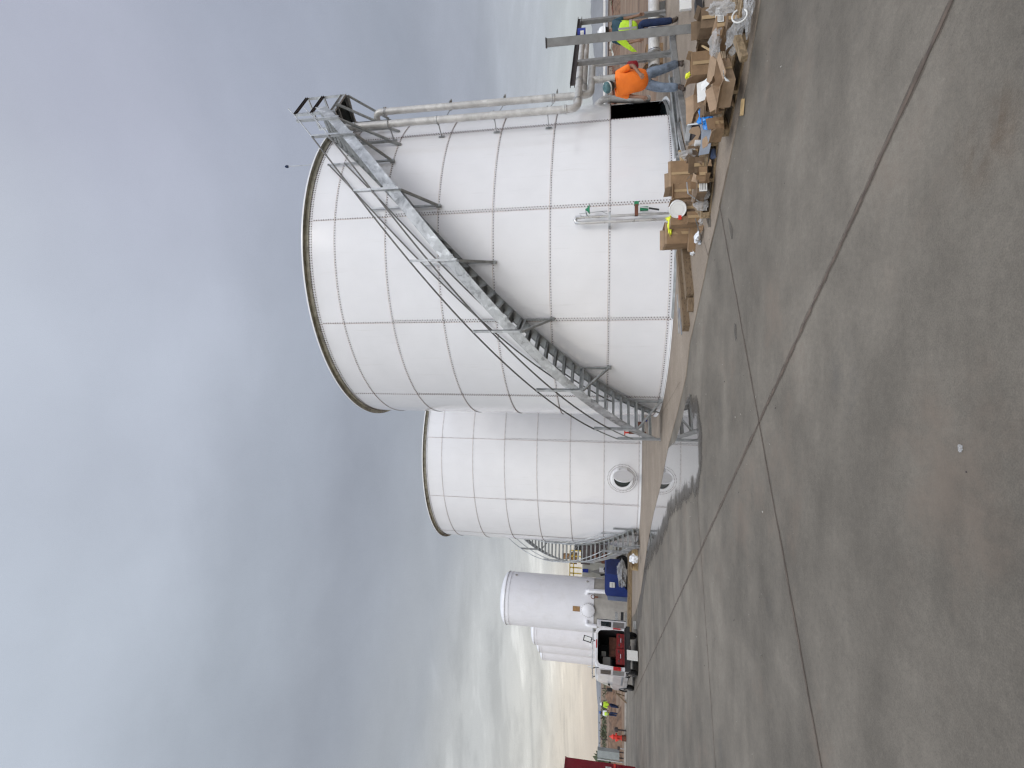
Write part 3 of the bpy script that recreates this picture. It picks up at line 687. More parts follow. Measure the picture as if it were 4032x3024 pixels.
# hatch of the rear tank
hth, hz = GC(2450.7, 1884.8, T2, T2[2]); hc = CP(T2, hth, T2[2], hz); hn = Vector((math.sin(R(hth)), -math.cos(R(hth)), 0)); hx = Vector((hn.y, -hn.x, 0))*-1
b = MB()
def disc_pt(r, a, off=0):
    x = r*math.cos(a); z = r*math.sin(a); th = hth + math.degrees(x/T2[2]); return CP(T2, th, T2[2]+off, hz+z)
K = 72
for (ra, oa, rb, ob) in ((.65, .004, .65, .014), (.65, .014, .36, .016)):
    for i in range(K):
        a0, a1 = 2*math.pi*i/K, 2*math.pi*(i+1)/K
        b.add([disc_pt(ra, a0, oa), disc_pt(ra, a1, oa), disc_pt(rb, a1, ob), disc_pt(rb, a0, ob)], [(0, 1, 2, 3)], 1)
for i in range(64):
    a = 2*math.pi*i/64; p = disc_pt(.615, a, .014); bolt(b, p, hn, .017, .012)
for i in range(56):
    a = 2*math.pi*i/56; p = disc_pt(.535, a, .016); bolt(b, p, hn, .017, .012)
t2.part('hatch_flange', b, ['bolt', 'tank'])
b = MB()
for (ra, oa, rb, ob) in ((.49, .016, .44, .11), (.44, .11, .35, .11), (.35, .11, .35, .03)):
    for i in range(K):
        a0, a1 = 2*math.pi*i/K, 2*math.pi*(i+1)/K
        f = lambda r, a, o_: hc + hx*(r*math.cos(a)) + Vector((0, 0, r*math.sin(a))) + hn*(o_ - .02)
        b.add([f(ra, a0, oa), f(ra, a1, oa), f(rb, a1, ob), f(rb, a0, ob)], [(0, 1, 2, 3)])
neck = t2.part('hatch_neck', b, 'tank', smooth=True)
b = MB(); b.add([hc + hn*.035 + hx*(.36*math.cos(2*math.pi*i/K)) + Vector((0, 0, .36*math.sin(2*math.pi*i/K))) for i in range(K)], [tuple(range(K))])
t2.part('hatch_dark_disc', b, 'tank_in')  # dark disc over the uncut wall: the hole's shade put in as colour
# the cover stands ajar on a hinge at its right
ax = (hn*.52 + Vector((hn.y, -hn.x, 0))*.0).normalized(); sidev = hx*-1 if (hx.x < 0) else hx
sidev = Vector((abs(hx.x), hx.y*(1 if hx.x > 0 else -1), 0)).normalized()
vd = Vector((-hc.x, -hc.y, 0)).normalized(); vl = Vector((-vd.y, vd.x, 0)); hinge = hc + sidev*.40 + hn*.15
cx_dir = (-vl*.58 + vd*.81).normalized(); cc0 = hinge + cx_dir*.40 - Vector((0, 0, .02)); nn = cx_dir.cross(Vector((0, 0, 1))).normalized()
b = MB(); b.lathe([(0.001, -.012), (.41, -.012), (.41, .012), (.001, .012)], cc0, 48, axis=nn)
cov = t2.part('hatch_cover', b, 'tank', smooth=True)
for dz in (-.15, .17):
    b = MB(); b.beam(hinge+Vector((0, 0, dz)), hinge+Vector((0, 0, dz))+sidev*.10-hn*.08, .07, .05); b.tube([hinge+Vector((0, 0, dz-.06)), hinge+Vector((0, 0, dz+.06))], .025, 8); t2.part('hinge', b, 'tank', parent=cov)
b = MB(); b.box(CP(T2, 17, T2[2]+.03, .12), (.35, .12, .20), R(17)); t2.part('splice_block', b, 'tank')

# ================================================================== SPIRAL STAIRS
def stair(name, label, c, ri, ro, th0, th1, zf, sgn, post_th, patch, plat=None, str_h=.325):
    t = Thing(name, label, 'staircase', CP(c, th0, ro, 0))
    def strip(r, z_lo, z_hi, tk, mt, nm, ta, tb, step=1.6, fl=0):
        m_ = MB(); n = max(2, int(abs(tb-ta)/step)); ring = []
        for i in range(n+1):
            th = ta+(tb-ta)*i/n; z = zf(th)
            a = max(.015, z+z_lo); bz = z+z_hi
            q = [(r-tk/2, a), (r+tk/2, a), (r+tk/2, bz), (r-tk/2, bz)]
            ring.append([CP(c, th, rr, zz) for rr, zz in q])
        for i in range(n):
            for k in range(4):
                m_.add([ring[i][k], ring[i][(k+1) % 4], ring[i+1][(k+1) % 4], ring[i+1][k]], [(0, 1, 2, 3)])
        m_.add(ring[0], [(0, 1, 2, 3)]); m_.add(ring[-1], [(0, 1, 2, 3)])
        if fl:
            for zz in (z_lo, z_hi):
                rg = []
                for i in range(n+1):
                    th = ta+(tb-ta)*i/n; z = max(.03, zf(th)+zz)
                    rg.append([CP(c, th, r-tk/2, z-.006), CP(c, th, r+fl, z-.006), CP(c, th, r+fl, z+.006), CP(c, th, r-tk/2, z+.006)])
                for i in range(n):
                    for k in range(4): m_.add([rg[i][k], rg[i][(k+1) % 4], rg[i+1][(k+1) % 4], rg[i+1][k]], [(0, 1, 2, 3)])
        return t.part(nm, m_, mt, smooth=True, ang=30)
    outer = strip(ro, .0, str_h, .014, patch, 'outer_stringer', th0, th1)
    inner = strip(ri, .0, str_h, .014, 'galv_d', 'inner_stringer', th0, th1, fl=.03)
    # splice plates and their bolts on the outer stringer
    for th in post_th:
        thp = th + sgn*1.0; m_ = MB(); z = zf(thp)
        m_.beam(CP(c, thp, ro+.012, z+.015), CP(c, thp, ro+.012, z+str_h-.015), .11, .008, up=CP(c, thp, 1, 0)-CP(c, thp, 0, 0))
        for q in (.05, .15, .25):
            for dx in (-.03, .03): bolt(m_, CP(c, thp+math.degrees(dx/ro), ro+.016, z+q), CP(c, thp, 1, 0)-CP(c, thp, 0, 0), .011, .014)
        t.part('splice_plate', m_, 'galv', parent=outer)
    # treads: open channel steps
    H = abs(zf(th1)-zf(th0)); n = int(H/.205)
    for i in range(n):
        th = th0 + (th1-th0)*(i+.6)/n; z = zf(th) + .19
        if z < .1: continue
        dth = math.degrees(.125/((ri+ro)/2)); m_ = MB()
        A = [CP(c, th-dth, ri+.01, z), CP(c, th+dth, ri+.01, z), CP(c, th+dth, ro-.01, z), CP(c, th-dth, ro-.01, z)]
        B = [v+Vector((0, 0, .012)) for v in A]
        m_.add(A+B, [(0, 1, 2, 3), (4, 5, 6, 7), (0, 1, 5, 4), (1, 2, 6, 5), (2, 3, 7, 6), (3, 0, 4, 7)])
        for dd in (-dth, dth):
            p, q = CP(c, th+dd, ri+.01, z-.022), CP(c, th+dd, ro-.01, z-.022)
            m_.beam(p, q, .008, .056)
        for k in range(6):          # serrated plank slots below the step
            rr = ri+.08+(ro-ri-.16)*k/5; m_.beam(CP(c, th-dth*.8, rr, z-.006), CP(c, th+dth*.8, rr, z-.006), .02, .008)
        t.part('tread', m_, 'galv_d')
    # railing both sides
    for rr, nm in ((ro+.03, 'outer'), (ri-.03, 'inner')):
        for th in post_th:
            z = zf(th); m_ = MB(); top = 1.13 if nm == 'outer' else 1.15
            zl = max(.03, z-.005)
            if nm == 'outer': m_.chan(CP(c, th, rr, zl), CP(c, th, rr, z+top), .055, .075, .008, up=(CP(c, th, 1, 0)-CP(c, th, 0, 0)))
            else: m_.beam(CP(c, th, rr, zl), CP(c, th, rr, z+top), .04, .05, up=(CP(c, th, 1, 0)-CP(c, th, 0, 0)))
            t.part('railing_post', m_, 'galv')
        for zo, nm2 in ((1.12, 'handrail'), (.66, 'mid_rail')):
            ta, tb = post_th[0], post_th[-1]; n2 = 60
            ext = (sgn*1.5 if nm == 'outer' else 0)
            pts = [CP(c, ta+(tb-ta)*i/n2, rr+.02, zf(ta+(tb-ta)*i/n2)+zo) for i in range(n2+1)]
            t.part(nm2, MB().tube(pts, .020, 8), 'rail_d' if c is T1 else 'galv', smooth=True, ang=60)
    # wall brackets: radial bar, upright along the wall, diagonal back to the wall
    for th in post_th[0 if sgn > 0 else 0:]:
        z = zf(th) - .02
        if z < .35: continue
        drop = .70; m_ = MB(); rad_up = CP(c, th, 1, 0)-CP(c, th, 0, 0)
        m_.beam(CP(c, th, ri-.02, z), CP(c, th, ro+.02, z), .05, .05)
        m_.beam(CP(c, th, ri-.03, z+.05), CP(c, th, ri-.03, z-drop), .045, .045, up=rad_up)
        m_.beam(CP(c, th, ro, z-.02), CP(c, th, ri-.02, z-drop+.06), .06, .045)
        m_.beam(CP(c, th, c[2]+.01, z-drop+.04), CP(c, th, ri-.01, z-drop+.04), .07, .12)
        t.part('wall_bracket', m_, 'galv_d')
    return t
zf1 = lambda th: 5.78 + .0818*th
posts1 = [-61.6, -44.1, -26.9, -9.8, 7.5, 24.8]
st1 = stair('spiral_stair', 'long galvanised stair curving up the front of the big tank to a platform', T1, T1[2]+.10, 5.65, -70.4, 39.8, zf1, 1, posts1, 'galv_patch')
# bottom end post of the first stair
m_ = MB().chan(CP(T1, -69.5, 5.68, .03), CP(T1, -69.5, 5.68, 1.22), .055, .075, .008, up=(CP(T1, -69.5, 1, 0)-CP(T1, -69.5, 0, 0)))
st1.part('railing_post', m_, 'galv')
for zo in (1.10, .66):
    pts = [CP(T1, -69.5+7.9*i/6, 5.70, zf1(-69.5+7.9*i/6)+zo) for i in range(7)]
    st1.part('handrail' if zo > 1 else 'mid_rail', MB().tube(pts, .0165, 8), 'galv_d', smooth=True)
# top flight end posts
for th in (32.0,):
    st1.part('railing_post', MB().chan(CP(T1, th, 5.68, zf1(th)), CP(T1, th, 5.68, zf1(th)+1.2), .055, .07, .008, up=(CP(T1, th, 1, 0)-CP(T1, th, 0, 0))), 'galv')
for zo in (1.12, .66):
    pts = [CP(T1, 24.8+14.5*i/8, 5.70, zf1(24.8+14.5*i/8)+zo) for i in range(9)]
    st1.part('handrail' if zo > 1 else 'mid_rail', MB().tube(pts, .0165, 8), 'galv', smooth=True)
# platform
zp = 8.96
pa = [CP(T1, 44.0, 4.79, zp), CP(T1, 40.2, 5.48, zp), CP(T1, 50.0, 5.62, zp), CP(T1, 51.7, 4.80, zp)]
m_ = MB()
for a, b_ in ((0, 1), (1, 2), (2, 3), (3, 0)): m_.chan(pa[a]+Vector((0, 0, -.03)), pa[b_]+Vector((0, 0, -.03)), .05, .16, .008)
plf = st1.part('platform', m_, 'galv')
m_ = MB()
for i in range(34):
    k = (i+.5)/34; m_.beam(pa[0].lerp(pa[3], k), pa[1].lerp(pa[2], k), .008, .03)
for i in range(9):
    k = (i+.5)/9; m_.beam(pa[0].lerp(pa[1], k)+Vector((0, 0, .006)), pa[3].lerp(pa[2], k)+Vector((0, 0, .006)), .006, .012)
m_.add([p+Vector((0, 0, .02)) for p in pa], [(0, 1, 2, 3)])
st1.part('grating', m_, 'grate', parent=plf)
Z = Vector((0, 0, 1))
for p in (pa[1], pa[2], pa[3], pa[1].lerp(pa[2], .02)):
    st1.part('railing_post', MB().chan(p-Z*.1, p+Z*1.12, .05, .065, .008, up=(p-Vector((T1[0], T1[1], p.z)))), 'galv')
for z in (1.10, .60):
    st1.part('guard_rail', MB().chan(pa[1]+Z*z, pa[2]+Z*z, .06, .055, .008), 'dark_steel')
    st1.part('guard_rail', MB().chan(pa[2]+Z*z, pa[3]+Z*z, .05, .05, .008), 'galv')
# platform legs and braces to the wall
for th, zt_, zb_ in ((51.0, zp-.1, 7.55), (42.5, zp-.1, 7.35), (33.3, zf1(33.3), 7.10)):
    m_ = MB(); up_ = (CP(T1, th, 1, 0)-CP(T1, th, 0, 0))
    m_.beam(CP(T1, th, 5.6, zt_), CP(T1, th, 4.92, zb_+.25), .06, .05)
    m_.beam(CP(T1, th, 4.88, zt_), CP(T1, th, 4.88, zb_+.2), .06, .06, up=up_)
    m_.beam(CP(T1, th, 4.88, zb_+.25), CP(T1, th, 4.76, zb_-.05), .09, .04, up=up_)
    m_.beam(CP(T1, th, 4.88, zt_), CP(T1, th, 5.6, zt_), .05, .05)
    st1.part('wall_bracket', m_, 'galv_d')

zf2 = lambda th: (-39 - th)*.086
st2 = stair('spiral_stair', 'open stair winding up the left side of the rear white tank', T2, T2[2]+.10, 5.80, -39.0, -118, zf2, -1, [-45, -62, -79, -96, -113], 'galv')
m_ = MB().chan(CP(T2, -40.5, 5.83, .03), CP(T2, -40.5, 5.83, 1.15), .05, .06, .008, up=(CP(T2, -40, 1, 0)-CP(T2, -40, 0, 0)))
st2.part('railing_post', m_, 'galv')
m_ = MB().chan(CP(T2, -40.5, 4.96, .03), CP(T2, -40.5, 4.96, 1.15), .05, .06, .008, up=(CP(T2, -40, 1, 0)-CP(T2, -40, 0, 0)))
st2.part('railing_post', m_, 'galv')

# antenna mast on the big tank's edge
ab = CP(T1, 28.6, 4.62, zt1)
t = Thing('weather_mast', 'thin mast with a small dark blue sphere on the rim of the big tank', 'weather mast', ab)
t.part('pole', MB().tube([ab, ab+Z*.98], .011, 8), 'galv')
t.part('sensor_head', MB().lathe([(.001, -.05), (.032, -.04), (.040, 0), (.032, .035), (.012, .06), (.001, .065)], ab+Z*1.0, 12), 'navy', smooth=True)

# ================================================================== PIPEWORK
def flange(mb, p, d, r, w=.03): p = Vector(p); d = Vector(d).normalized(); mb.tube([p-d*w/2, p+d*w/2], r, 20)
def bend(p0, p1, p2, rad, n=7):
    p0, p1, p2 = Vector(p0), Vector(p1), Vector(p2); a = (p0-p1).normalized(); b = (p2-p1).normalized()
    s0 = p1+a*rad; s1 = p1+b*rad; out = []
    for i in range(n+1):
        t = i/n; out.append(s0*(1-t)**2 + p1*2*t*(1-t) + s1*t*t)
    return out
def pipe(name, label, pts, r, fl=(), mt='steel_pipe', bendr=.22, n=18):
    pts = [Vector(p) for p in pts]; path = [pts[0]]
    for i in range(1, len(pts)-1): path += bend(pts[i-1], pts[i], pts[i+1], bendr)
    path.append(pts[-1])
    t = Thing(name, label, 'pipe', pts[0]); t.part('pipe_body', MB().tube(path, r, n), mt, smooth=True)
    for p, d in fl:
        m_ = MB(); flange(m_, p, d, r+.026, .022); flange(m_, Vector(p)+Vector(d).normalized()*.045, d, r+.022, .016); t.part('flange', m_, 'steel_br', smooth=True)
    return t
PR = .090
dr = Vector((.842, .540, 0))
P1b = Vector((6.80, 12.50, 2.33)); P1t = CP(T1, 36.5, 5.2, 8.62)
e1 = P1b + dr*3.2
p1 = pipe('vent_pipe', 'near steel pipe up the big tank, turning right above the rack', [P1t, P1b, e1], PR, [(P1b+Z*.28, Z), (P1t-Z*.35, Z), (P1b+dr*.32, dr), (e1-dr*.05, dr), (P1b+dr*1.25, dr)])
P2b = Vector((7.46, 13.12, 2.03)); P2t = CP(T1, 46.5, 5.2, 8.0)
p2t_in = CP(T1, 47, 4.6, 8.0)
h_end = Vector((8.88, 14.13, 2.02))
p2 = pipe('vent_pipe', 'rear stainless pipe with a top elbow into the big tank, joining the low header', [p2t_in, P2t, P2b, h_end], PR, [(P2t-Z*.32, Z), (P2b+Z*.95, Z), (P2b+Z*.30, Z)])
p3 = pipe('transfer_pipe', 'stainless pipe running level between the upper pipe and the header behind the rack', [Vector((7.75, 13.55, 2.25)), Vector((10.3, 15.2, 2.25))], .10, [(Vector((8.0, 13.72, 2.25)), dr)])
pd1 = h_end
for k, (q, lab) in enumerate(((h_end, 'right hand drop pipe with the red handwheel, below the header end'), (P2b + (h_end-P2b)*.45, 'left drop pipe beneath the header, behind the man in orange'))):
    bot = Vector((q.x, q.y, .36)); p_ = pipe('drop_pipe', lab, [q+Z*.0, bot], PR*.95, [(q-Z*.26, Z), (q-Z*1.42, Z), (q-Z*1.12, Z)])
bot = Vector((h_end.x, h_end.y+.1, .36))
gp = pipe('ground_pipe', 'long stainless pipe lying low along the dirt at the right', [bot-Vector((.2, -.02, 0)), Vector((17.5, 15.6, .36))], .15, [(bot+Vector((.2, 0, 0)), (1, 0, 0)), (bot+Vector((3.1, 0, 0)), (1, 0, 0))])
for x in (10.8, 13.0, 15.5): gp.part('pipe_support', MB().box((x, 15.1, .1), (.3, .4, .26)), 'grey_paint')
# valve with the red handwheel
vc = GY(2489, 262, 13.75)
t = Thing('gate_valve', 'gate valve with a round dark red handwheel on the right drop pipe', 'valve', vc)
t.part('valve_body', MB().tube([vc+Vector((.0, .45, 0)), vc+Vector((.0, .05, 0))], .05, 10), 'steel_br', smooth=True)
t.part('handwheel', MB().lathe([(.001, -.02), (.07, -.03), (.155, -.015), (.165, .015), (.13, .03), (.05, .045), (.001, .05)], vc, 20, axis=(-.55, -.83, 0)), 'red', smooth=True)
pv = pipe('branch_pipe', 'short white branch pipe standing between the man in orange and the tank opening', [GY(2352, 412, 14.5), GY(2376, 389, 14.2), GY(2520, 393, 14.1), GY(2556, 388, 14.2)], .09, [(GY(2400, 390, 14.18), Z), (GY(2492, 392, 14.12), Z)], bendr=.12)

# standoffs holding the near pipe to the tank wall
m_ = None
for zz, th in ((3.08, 36), (4.45, 36), (5.95, 36), (7.3, 36)):
    m_ = MB(); m_.beam(CP(T1, th, 4.76, zz), CP(T1, th, 5.08, zz), .05, .012)
    m_.tube([CP(T1, th+math.degrees(.105*math.cos(a)/5.2), 5.2+.105*math.sin(a), zz) for a in [2*math.pi*k/16 for k in range(17)]], .011, 6)
    m_.beam(CP(T1, th, 4.77, zz-.08), CP(T1, th, 4.77, zz+.08), .08, .012, up=CP(T1, th, 1, 0)-CP(T1, th, 0, 0)); p1.part('pipe_clamp', m_, 'galv_d')
for zz in (2.9, 4.3, 5.8):
    th = 47; m_ = MB(); m_.tube([CP(T1, th, 4.76, zz+.1), CP(T1, th+1, 4.9, zz+.22), CP(T1, th, 5.14, zz)], .012, 6); m_.box(CP(T1, th, 5.2, zz), (.23, .23, .03), R(th)); p2.part('pipe_clamp', m_, 'galv_d')

# pipe rack
ra, rb = Vector((7.02, 11.9, 2.42)), Vector((9.98, 13.87, 2.36))
t = Thing('pipe_rack', 'grey steel frame with two posts and a dark top beam carrying the pipes', 'pipe rack', (8.0, 12.6, 0))
t.part('top_beam', MB().ibeam(ra, rb, .11, .11, .012), 'dark_steel')
A_, B_ = Vector((7.93, 12.52, 0)), Vector((9.80, 13.75, 0))
for p in (A_, B_):
    t.part('post', MB().beam(p+Z*.13, p+Z*2.35, .105, .105, up=dr), 'grey_paint')
    m_ = MB()
    for s in (-1, 1):
        q = p+dr*(s*.05)+Z*.135; m_.add([q-dr.cross(Z)*.006, q+dr*(s*.16)-dr.cross(Z)*.006, q+Z*.17-dr.cross(Z)*.006, q+dr.cross(Z)*.006, q+dr*(s*.16)+dr.cross(Z)*.006, q+Z*.17+dr.cross(Z)*.006], [(0, 1, 2), (3, 4, 5), (0, 1, 4, 3), (1, 2, 5, 4), (2, 0, 3, 5)])
    t.part('gusset', m_, 'grey_paint')
t.part('floor_beam', MB().chan(Vector((5.62, 11.02, .075)), Vector((8.55, 12.72, .075)), -.13, .125, .012), 'grey_paint')
t.part('floor_beam', MB().chan(Vector((5.0, 11.25, .072)), Vector((7.6, 12.95, .072)), .11, .115, .012), 'galv_d')
# loose channels on the ground by the tank
def bar(name, label, pts, w, h, mt, cat, shape='beam', group=None):
    m_ = MB()
    for a, b_ in zip(pts, pts[1:]): getattr(m_, shape)(Vector(a), Vector(b_), w, h)
    solid(name, m_, mt, label, cat, Vector(pts[0]), group)
def gb(*px, z=.07): return [G(x, y, z) for x, y in px]
bar('steel_channel', 'long grey steel channel lying on the pad beside the open tank panel, nearest the pallets', gb((2672, 352), (2712, 560)), .12, .11, 'grey_paint', 'steel channel')
bar('steel_channel', 'bright thin steel channel lying between the wider channel and the tank wall', gb((2652, 440), (2690, 600)), .07, .07, 'galv', 'steel channel')
bar('steel_channel', 'weathered channel lying against the tank foot under the open panel', gb((2640, 440), (2668, 628), z=.05), .09, .08, 'galv_d', 'steel channel')
bar('wood_batten', 'pale wooden batten behind the big torn carton', gb((2676, 596), (2688, 640), z=.16), .05, .05, 'wood_l', 'wood batten')
bar('base_plate', 'rusty mounting plate on the floor at the corner of the tank opening', gb((2640, 395), (2650, 448), z=.03), .30, .02, 'grey_paint', 'steel plate')

# tall foreground post
pb = Vector((5.84, 8.64, 0.02)); t = Thing('square_post', 'tall square grey steel post standing among the cartons at the far right', 'steel post', pb)
t.part('post_tube', MB().beam(pb, pb+Z*2.62+Vector((.03, 0, 0)), .125, .125, up=(.5, .85, 0)), 'grey_paint')
t.part('cap_plate', MB().box(pb+Z*2.635+Vector((.03, 0, 0)), (.15, .15, .014), R(-30)), 'dark_steel')
t.part('base_plate', MB().box(pb+Z*.02, (.24, .24, .02), R(-30)), 'galv')
bc = GY(2290, 128, 13.0)
t = Thing('blue_can', 'small blue can with a white label sitting on the rack top beam', 'can', bc)
t.part('can_body', MB().lathe([(.001, -.1), (.10, -.1), (.10, .1), (.001, .1)], bc, 16), 'blue_can', smooth=True)
t.part('label', MB().lathe([(.102, -.06), (.102, .03)], bc, 10, a0=200, a1=260), 'label')

# ================================================================== FILL PIPE AT THE TANK FRONT
f0 = CP(T1, -.3, 4.95, 0); f1 = CP(T1, 1.25, 4.93, 0)
t = Thing('drain_line', 'pair of bright slim steel pipes joined at the top, strapped to the tank front', 'pipe', f0)
t.part('left_pipe', MB().tube([f0+Z*.02, f0+Z*2.25], .036, 14), 'steel_br', smooth=True)
t.part('right_pipe', MB().tube([f1+Z*.02, f1+Z*2.22], .030, 14), 'steel_br', smooth=True)
t.part('top_elbow', MB().tube([f0+Z*2.2, f0+Z*2.29+(f1-f0)*.1, f0+Z*2.32+(f1-f0)*.5, f1+Z*2.29, f1+Z*2.18], .046, 12), 'steel_br', smooth=True)
fr = (CP(T1, .5, 1, 0)-CP(T1, .5, 0, 0)).normalized(); sx = Vector((fr.y, -fr.x, 0))*-1
m_ = MB().beam(f0-sx*.1+Z*1.53, f1+sx*.08+Z*1.53, .06, .05); m_.beam(f0-sx*.09-fr*.05+Z*1.53, f0-sx*.09-fr*.18+Z*1.53, .04, .05)
t.part('clamp', m_, 'galv')
vp = f1 + Z*.93 + fr*.02
vt = Thing('knife_valve', 'small steel valve with green ends and a hanging black lever on the slim pipes', 'valve', vp)
vt.part('valve_body', MB().beam(vp-sx*.03, vp+sx*.22, .09, .075), 'rust')
vt.part('flange_cap', MB().box(vp+sx*.25, (.08, .08, .10), R(1)), 'green')
vt.part('bracket', MB().box(vp+sx*.12-Z*.17, (.08, .07, .18), R(0)), 'green')
m_ = MB().tube([vp+sx*.14-Z*.08+fr*.06, vp+sx*.07-Z*.46+fr*.10], .011, 8); vt.part('lever', m_, 'steel_br', smooth=True)
vt.part('lever_grip', MB().tube([vp+sx*.10-Z*.27+fr*.085, vp+sx*.045-Z*.49+fr*.11], .021, 8), 'black', smooth=True)
fp = f1 + Z*2.03
ft = Thing('funnel_gauge', 'green cone on a small bent tube near the top of the slim pipes', 'funnel', fp)
ft.part('tube', MB().tube([fp-Z*.0, fp+sx*.06+Z*.03+fr*.05, fp+sx*.13+Z*.05+fr*.05], .016, 8), 'galv', smooth=True)
ft.part('cone', MB().lathe([(.018, .0), (.03, -.03), (.05, -.055), (.10, -.085), (.105, -.10), (.001, -.10)], fp+sx*.16+Z*.055+fr*.05, 20), 'green', smooth=True)
m_ = MB().tube([f1-Z*-2.16+fr*.06, f1+Z*2.22+fr*.08+sx*.06, f1+Z*1.72+fr*.05+sx*.10, f1+Z*1.58+fr*.03+sx*.04], .006, 6)
m_.tube([f1+Z*1.72+fr*.05+sx*.10, f1+Z*1.58-fr*.12+sx*.16], .006, 6); ft.part('wire', m_, 'galv_d')

# ================================================================== SLIM TANKS AND EQUIPMENT
def slim_tank(name, label, x, y, rad, zb, zs, dome, group=None):
    t = Thing(name, label, 'silo tank', (x, y, 0), group=group); c = (x, y, 0)
    t.part('shell', MB().lathe([(rad, zb), (rad, zs-.25), (rad+.02, zs-.24), (rad+.02, zs-.16), (rad, zs-.15), (rad, zs)], c, 64), 'slim', smooth=True)
    t.part('dome_roof', MB().lathe([(rad+.03, zs), (rad+.03, zs+.05)] + [(rad*math.cos(R(a))*.99, zs+.05+dome*math.sin(R(a))) for a in range(0, 90, 8)] + [(.01, zs+.05+dome)], c, 64), 'slim', smooth=True)
    t.part('plinth', MB().lathe([(rad-.03, -.1), (rad-.03, zb)], c, 64), 'skirt', smooth=True)
    return t
SY = 33.4; SX = GY(2200, 2369, SY).x; SR = 1.66; SZB = 2.10
s1 = slim_tank('silo_tank', 'nearest white domed silo tank, with a round manway and brown plate', SX, SY, SR, SZB, 7.75, .45)
def on_slim(px, py, off=0):
    th, z = GC(px, py, (SX, SY), SR); n = Vector((math.sin(R(th)), -math.cos(R(th)), 0)); return Vector((SX, SY, z)) + n*(SR+off), n, th
V2 = lambda x, y: (1900+x/2.5525, 2100+y/2.5525)
p, n, th = on_slim(*V2(1060, 772)); m_ = MB().lathe([(.42, 0), (.42, .08), (.38, .09), (.30, .14), (.001, .17)], p, 32, axis=n)
for k in range(20):
    a = 2*math.pi*k/20; tx = Vector((n.y, -n.x, 0)); bolt(m_, p + tx*.39*math.cos(a) + Z*.39*math.sin(a) + n*.085, n, .02, .03)
for k in range(20):
    a = 2*math.pi*k/20; f0_ = len(m_.f); bolt(m_, p + tx*.395*math.cos(a) + Z*.395*math.sin(a) + n*.088, n, .030, .03); m_.m[f0_:] = [1]*(len(m_.f)-f0_)
s1.part('manway', m_, ['slim', 'skirt'], smooth=True)
p, n, th = on_slim(*V2(942, 758)); s1.part('name_plate', MB().box(p+n*.01, (.30, .02, .44), R(th)), 'plate')
p, n, th = on_slim(*V2(1055, 600)); q, _, _ = on_slim(*V2(1135, 600))
s1.part('nozzle_pipe', MB().tube([p-n*.1, p+n*.25, p+n*.32-Z*.1, Vector((q.x, q.y, .5))+n*.32], .13, 12), 'slim', smooth=True)
p, n, th = on_slim(*V2(1050, 885)); s1.part('nozzle', MB().tube([p-n*.1, p+n*.3, p+n*.36-Z*.1, p+n*.36-Z*.6], .12, 12), 'slim', smooth=True)
p, n, th = on_slim(*V2(1130, 650)); m_ = MB().lathe([(.10, -.02), (.14, 0), (.10, .02)], p+n*.25+Z*.12, 16, axis=n); m_.tube([p+n*.1, p+n*.25, p+n*.25-Z*.2], .05, 8); s1.part('side_valve', m_, 'rust', smooth=True)
for px in ((342, 421), (1055, 487)):
    p, n, th = on_slim(*V2(*px)); s1.part('lifting_lug', MB().lathe([(.07, 0), (.07, .05), (.02, .06)], p, 12, axis=n), 'skirt')
rowlab = ['second silo tank from the right, partly hidden by the nearest one', 'third silo tank from the right, behind the second', 'farthest and leftmost of the four white silo tanks']
for k, (x_top, y_edge, Yd) in enumerate(((2112, 2531, 46.0), (2130, 2562, 51.0), (2142, 2592, 55.5))):
    p = GY(x_top, y_edge, Yd); slim_tank('silo_tank', 'white '+rowlab[k], p.x + 1.85, Yd, 1.8, 1.2, p.z, .42, group='silo tanks standing in a row')

# blue cut-away tub wrapped on its pallet
def W4(x, y): return (2200+x/5.925, 2120+y/5.925)
bt = G(2484, 2335); YB = 29.0
t = Thing('blue_tub', 'deep blue moulded tub with a curved cut-away side and a white label', 'tub', (bt.x, YB, 0))
outl = [(1075, 850), (1110, 820), (1340, 845), (1445, 855), (1440, 885), (1395, 885), (1385, 1000), (1400, 1080), (1430, 1115), (1470, 1108), (1540, 1150), (1590, 1210), (1630, 1290), (1655, 1360), (1655, 1375), (1120, 1335), (1090, 1300), (1072, 1240)]
front = [GY(*W4(*q), YB) for q in outl]; back_ = [p + Vector((.4, 1.4, 0)) for p in front]; K = len(front)
m_ = MB(); m_.add(front+back_, [(i, (i+1) % K, K+(i+1) % K, K+i) for i in range(K)])
for tr in tessellate_polygon([[Vector((p.x, p.z, 0)) for p in front]]): m_.add([front[i] for i in tr], [(0, 1, 2)]); m_.add([back_[i] for i in tr], [(0, 1, 2)])
t.part('tub_body', m_, 'blue_tank')
a = [GY(*W4(*q), YB+.02) for q in ((1130, 1345), (1615, 1380), (1600, 1480), (1150, 1440))]
sd_ = [a[0], a[1], GY(*W4(1600, 1480), YB+.6), GY(*W4(1150, 1440), YB+.6)]
t.part('end_panel', MB().add(sd_+[v+Vector((0, .05, 0)) for v in sd_], [(0, 1, 2, 3), (4, 5, 6, 7), (0, 1, 5, 4), (1, 2, 6, 5), (2, 3, 7, 6), (3, 0, 4, 7)]), 'blue_pale')
l0, l1 = GY(*W4(1190, 1020), YB-.02), GY(*W4(1305, 1150), YB-.02)
t.part('label', MB().box(((l0.x+l1.x)/2, YB-.015, (l0.z+l1.z)/2), (abs(l0.x-l1.x), .02, abs(l0.z-l1.z))), 'label')
m_ = MB()
for k in range(4): m_.box(((l0.x+l1.x)/2, YB-.03, max(l0.z, l1.z)-.07-.08*k), (.25, .008, .018))
t.part('label_print', m_, 'ink')

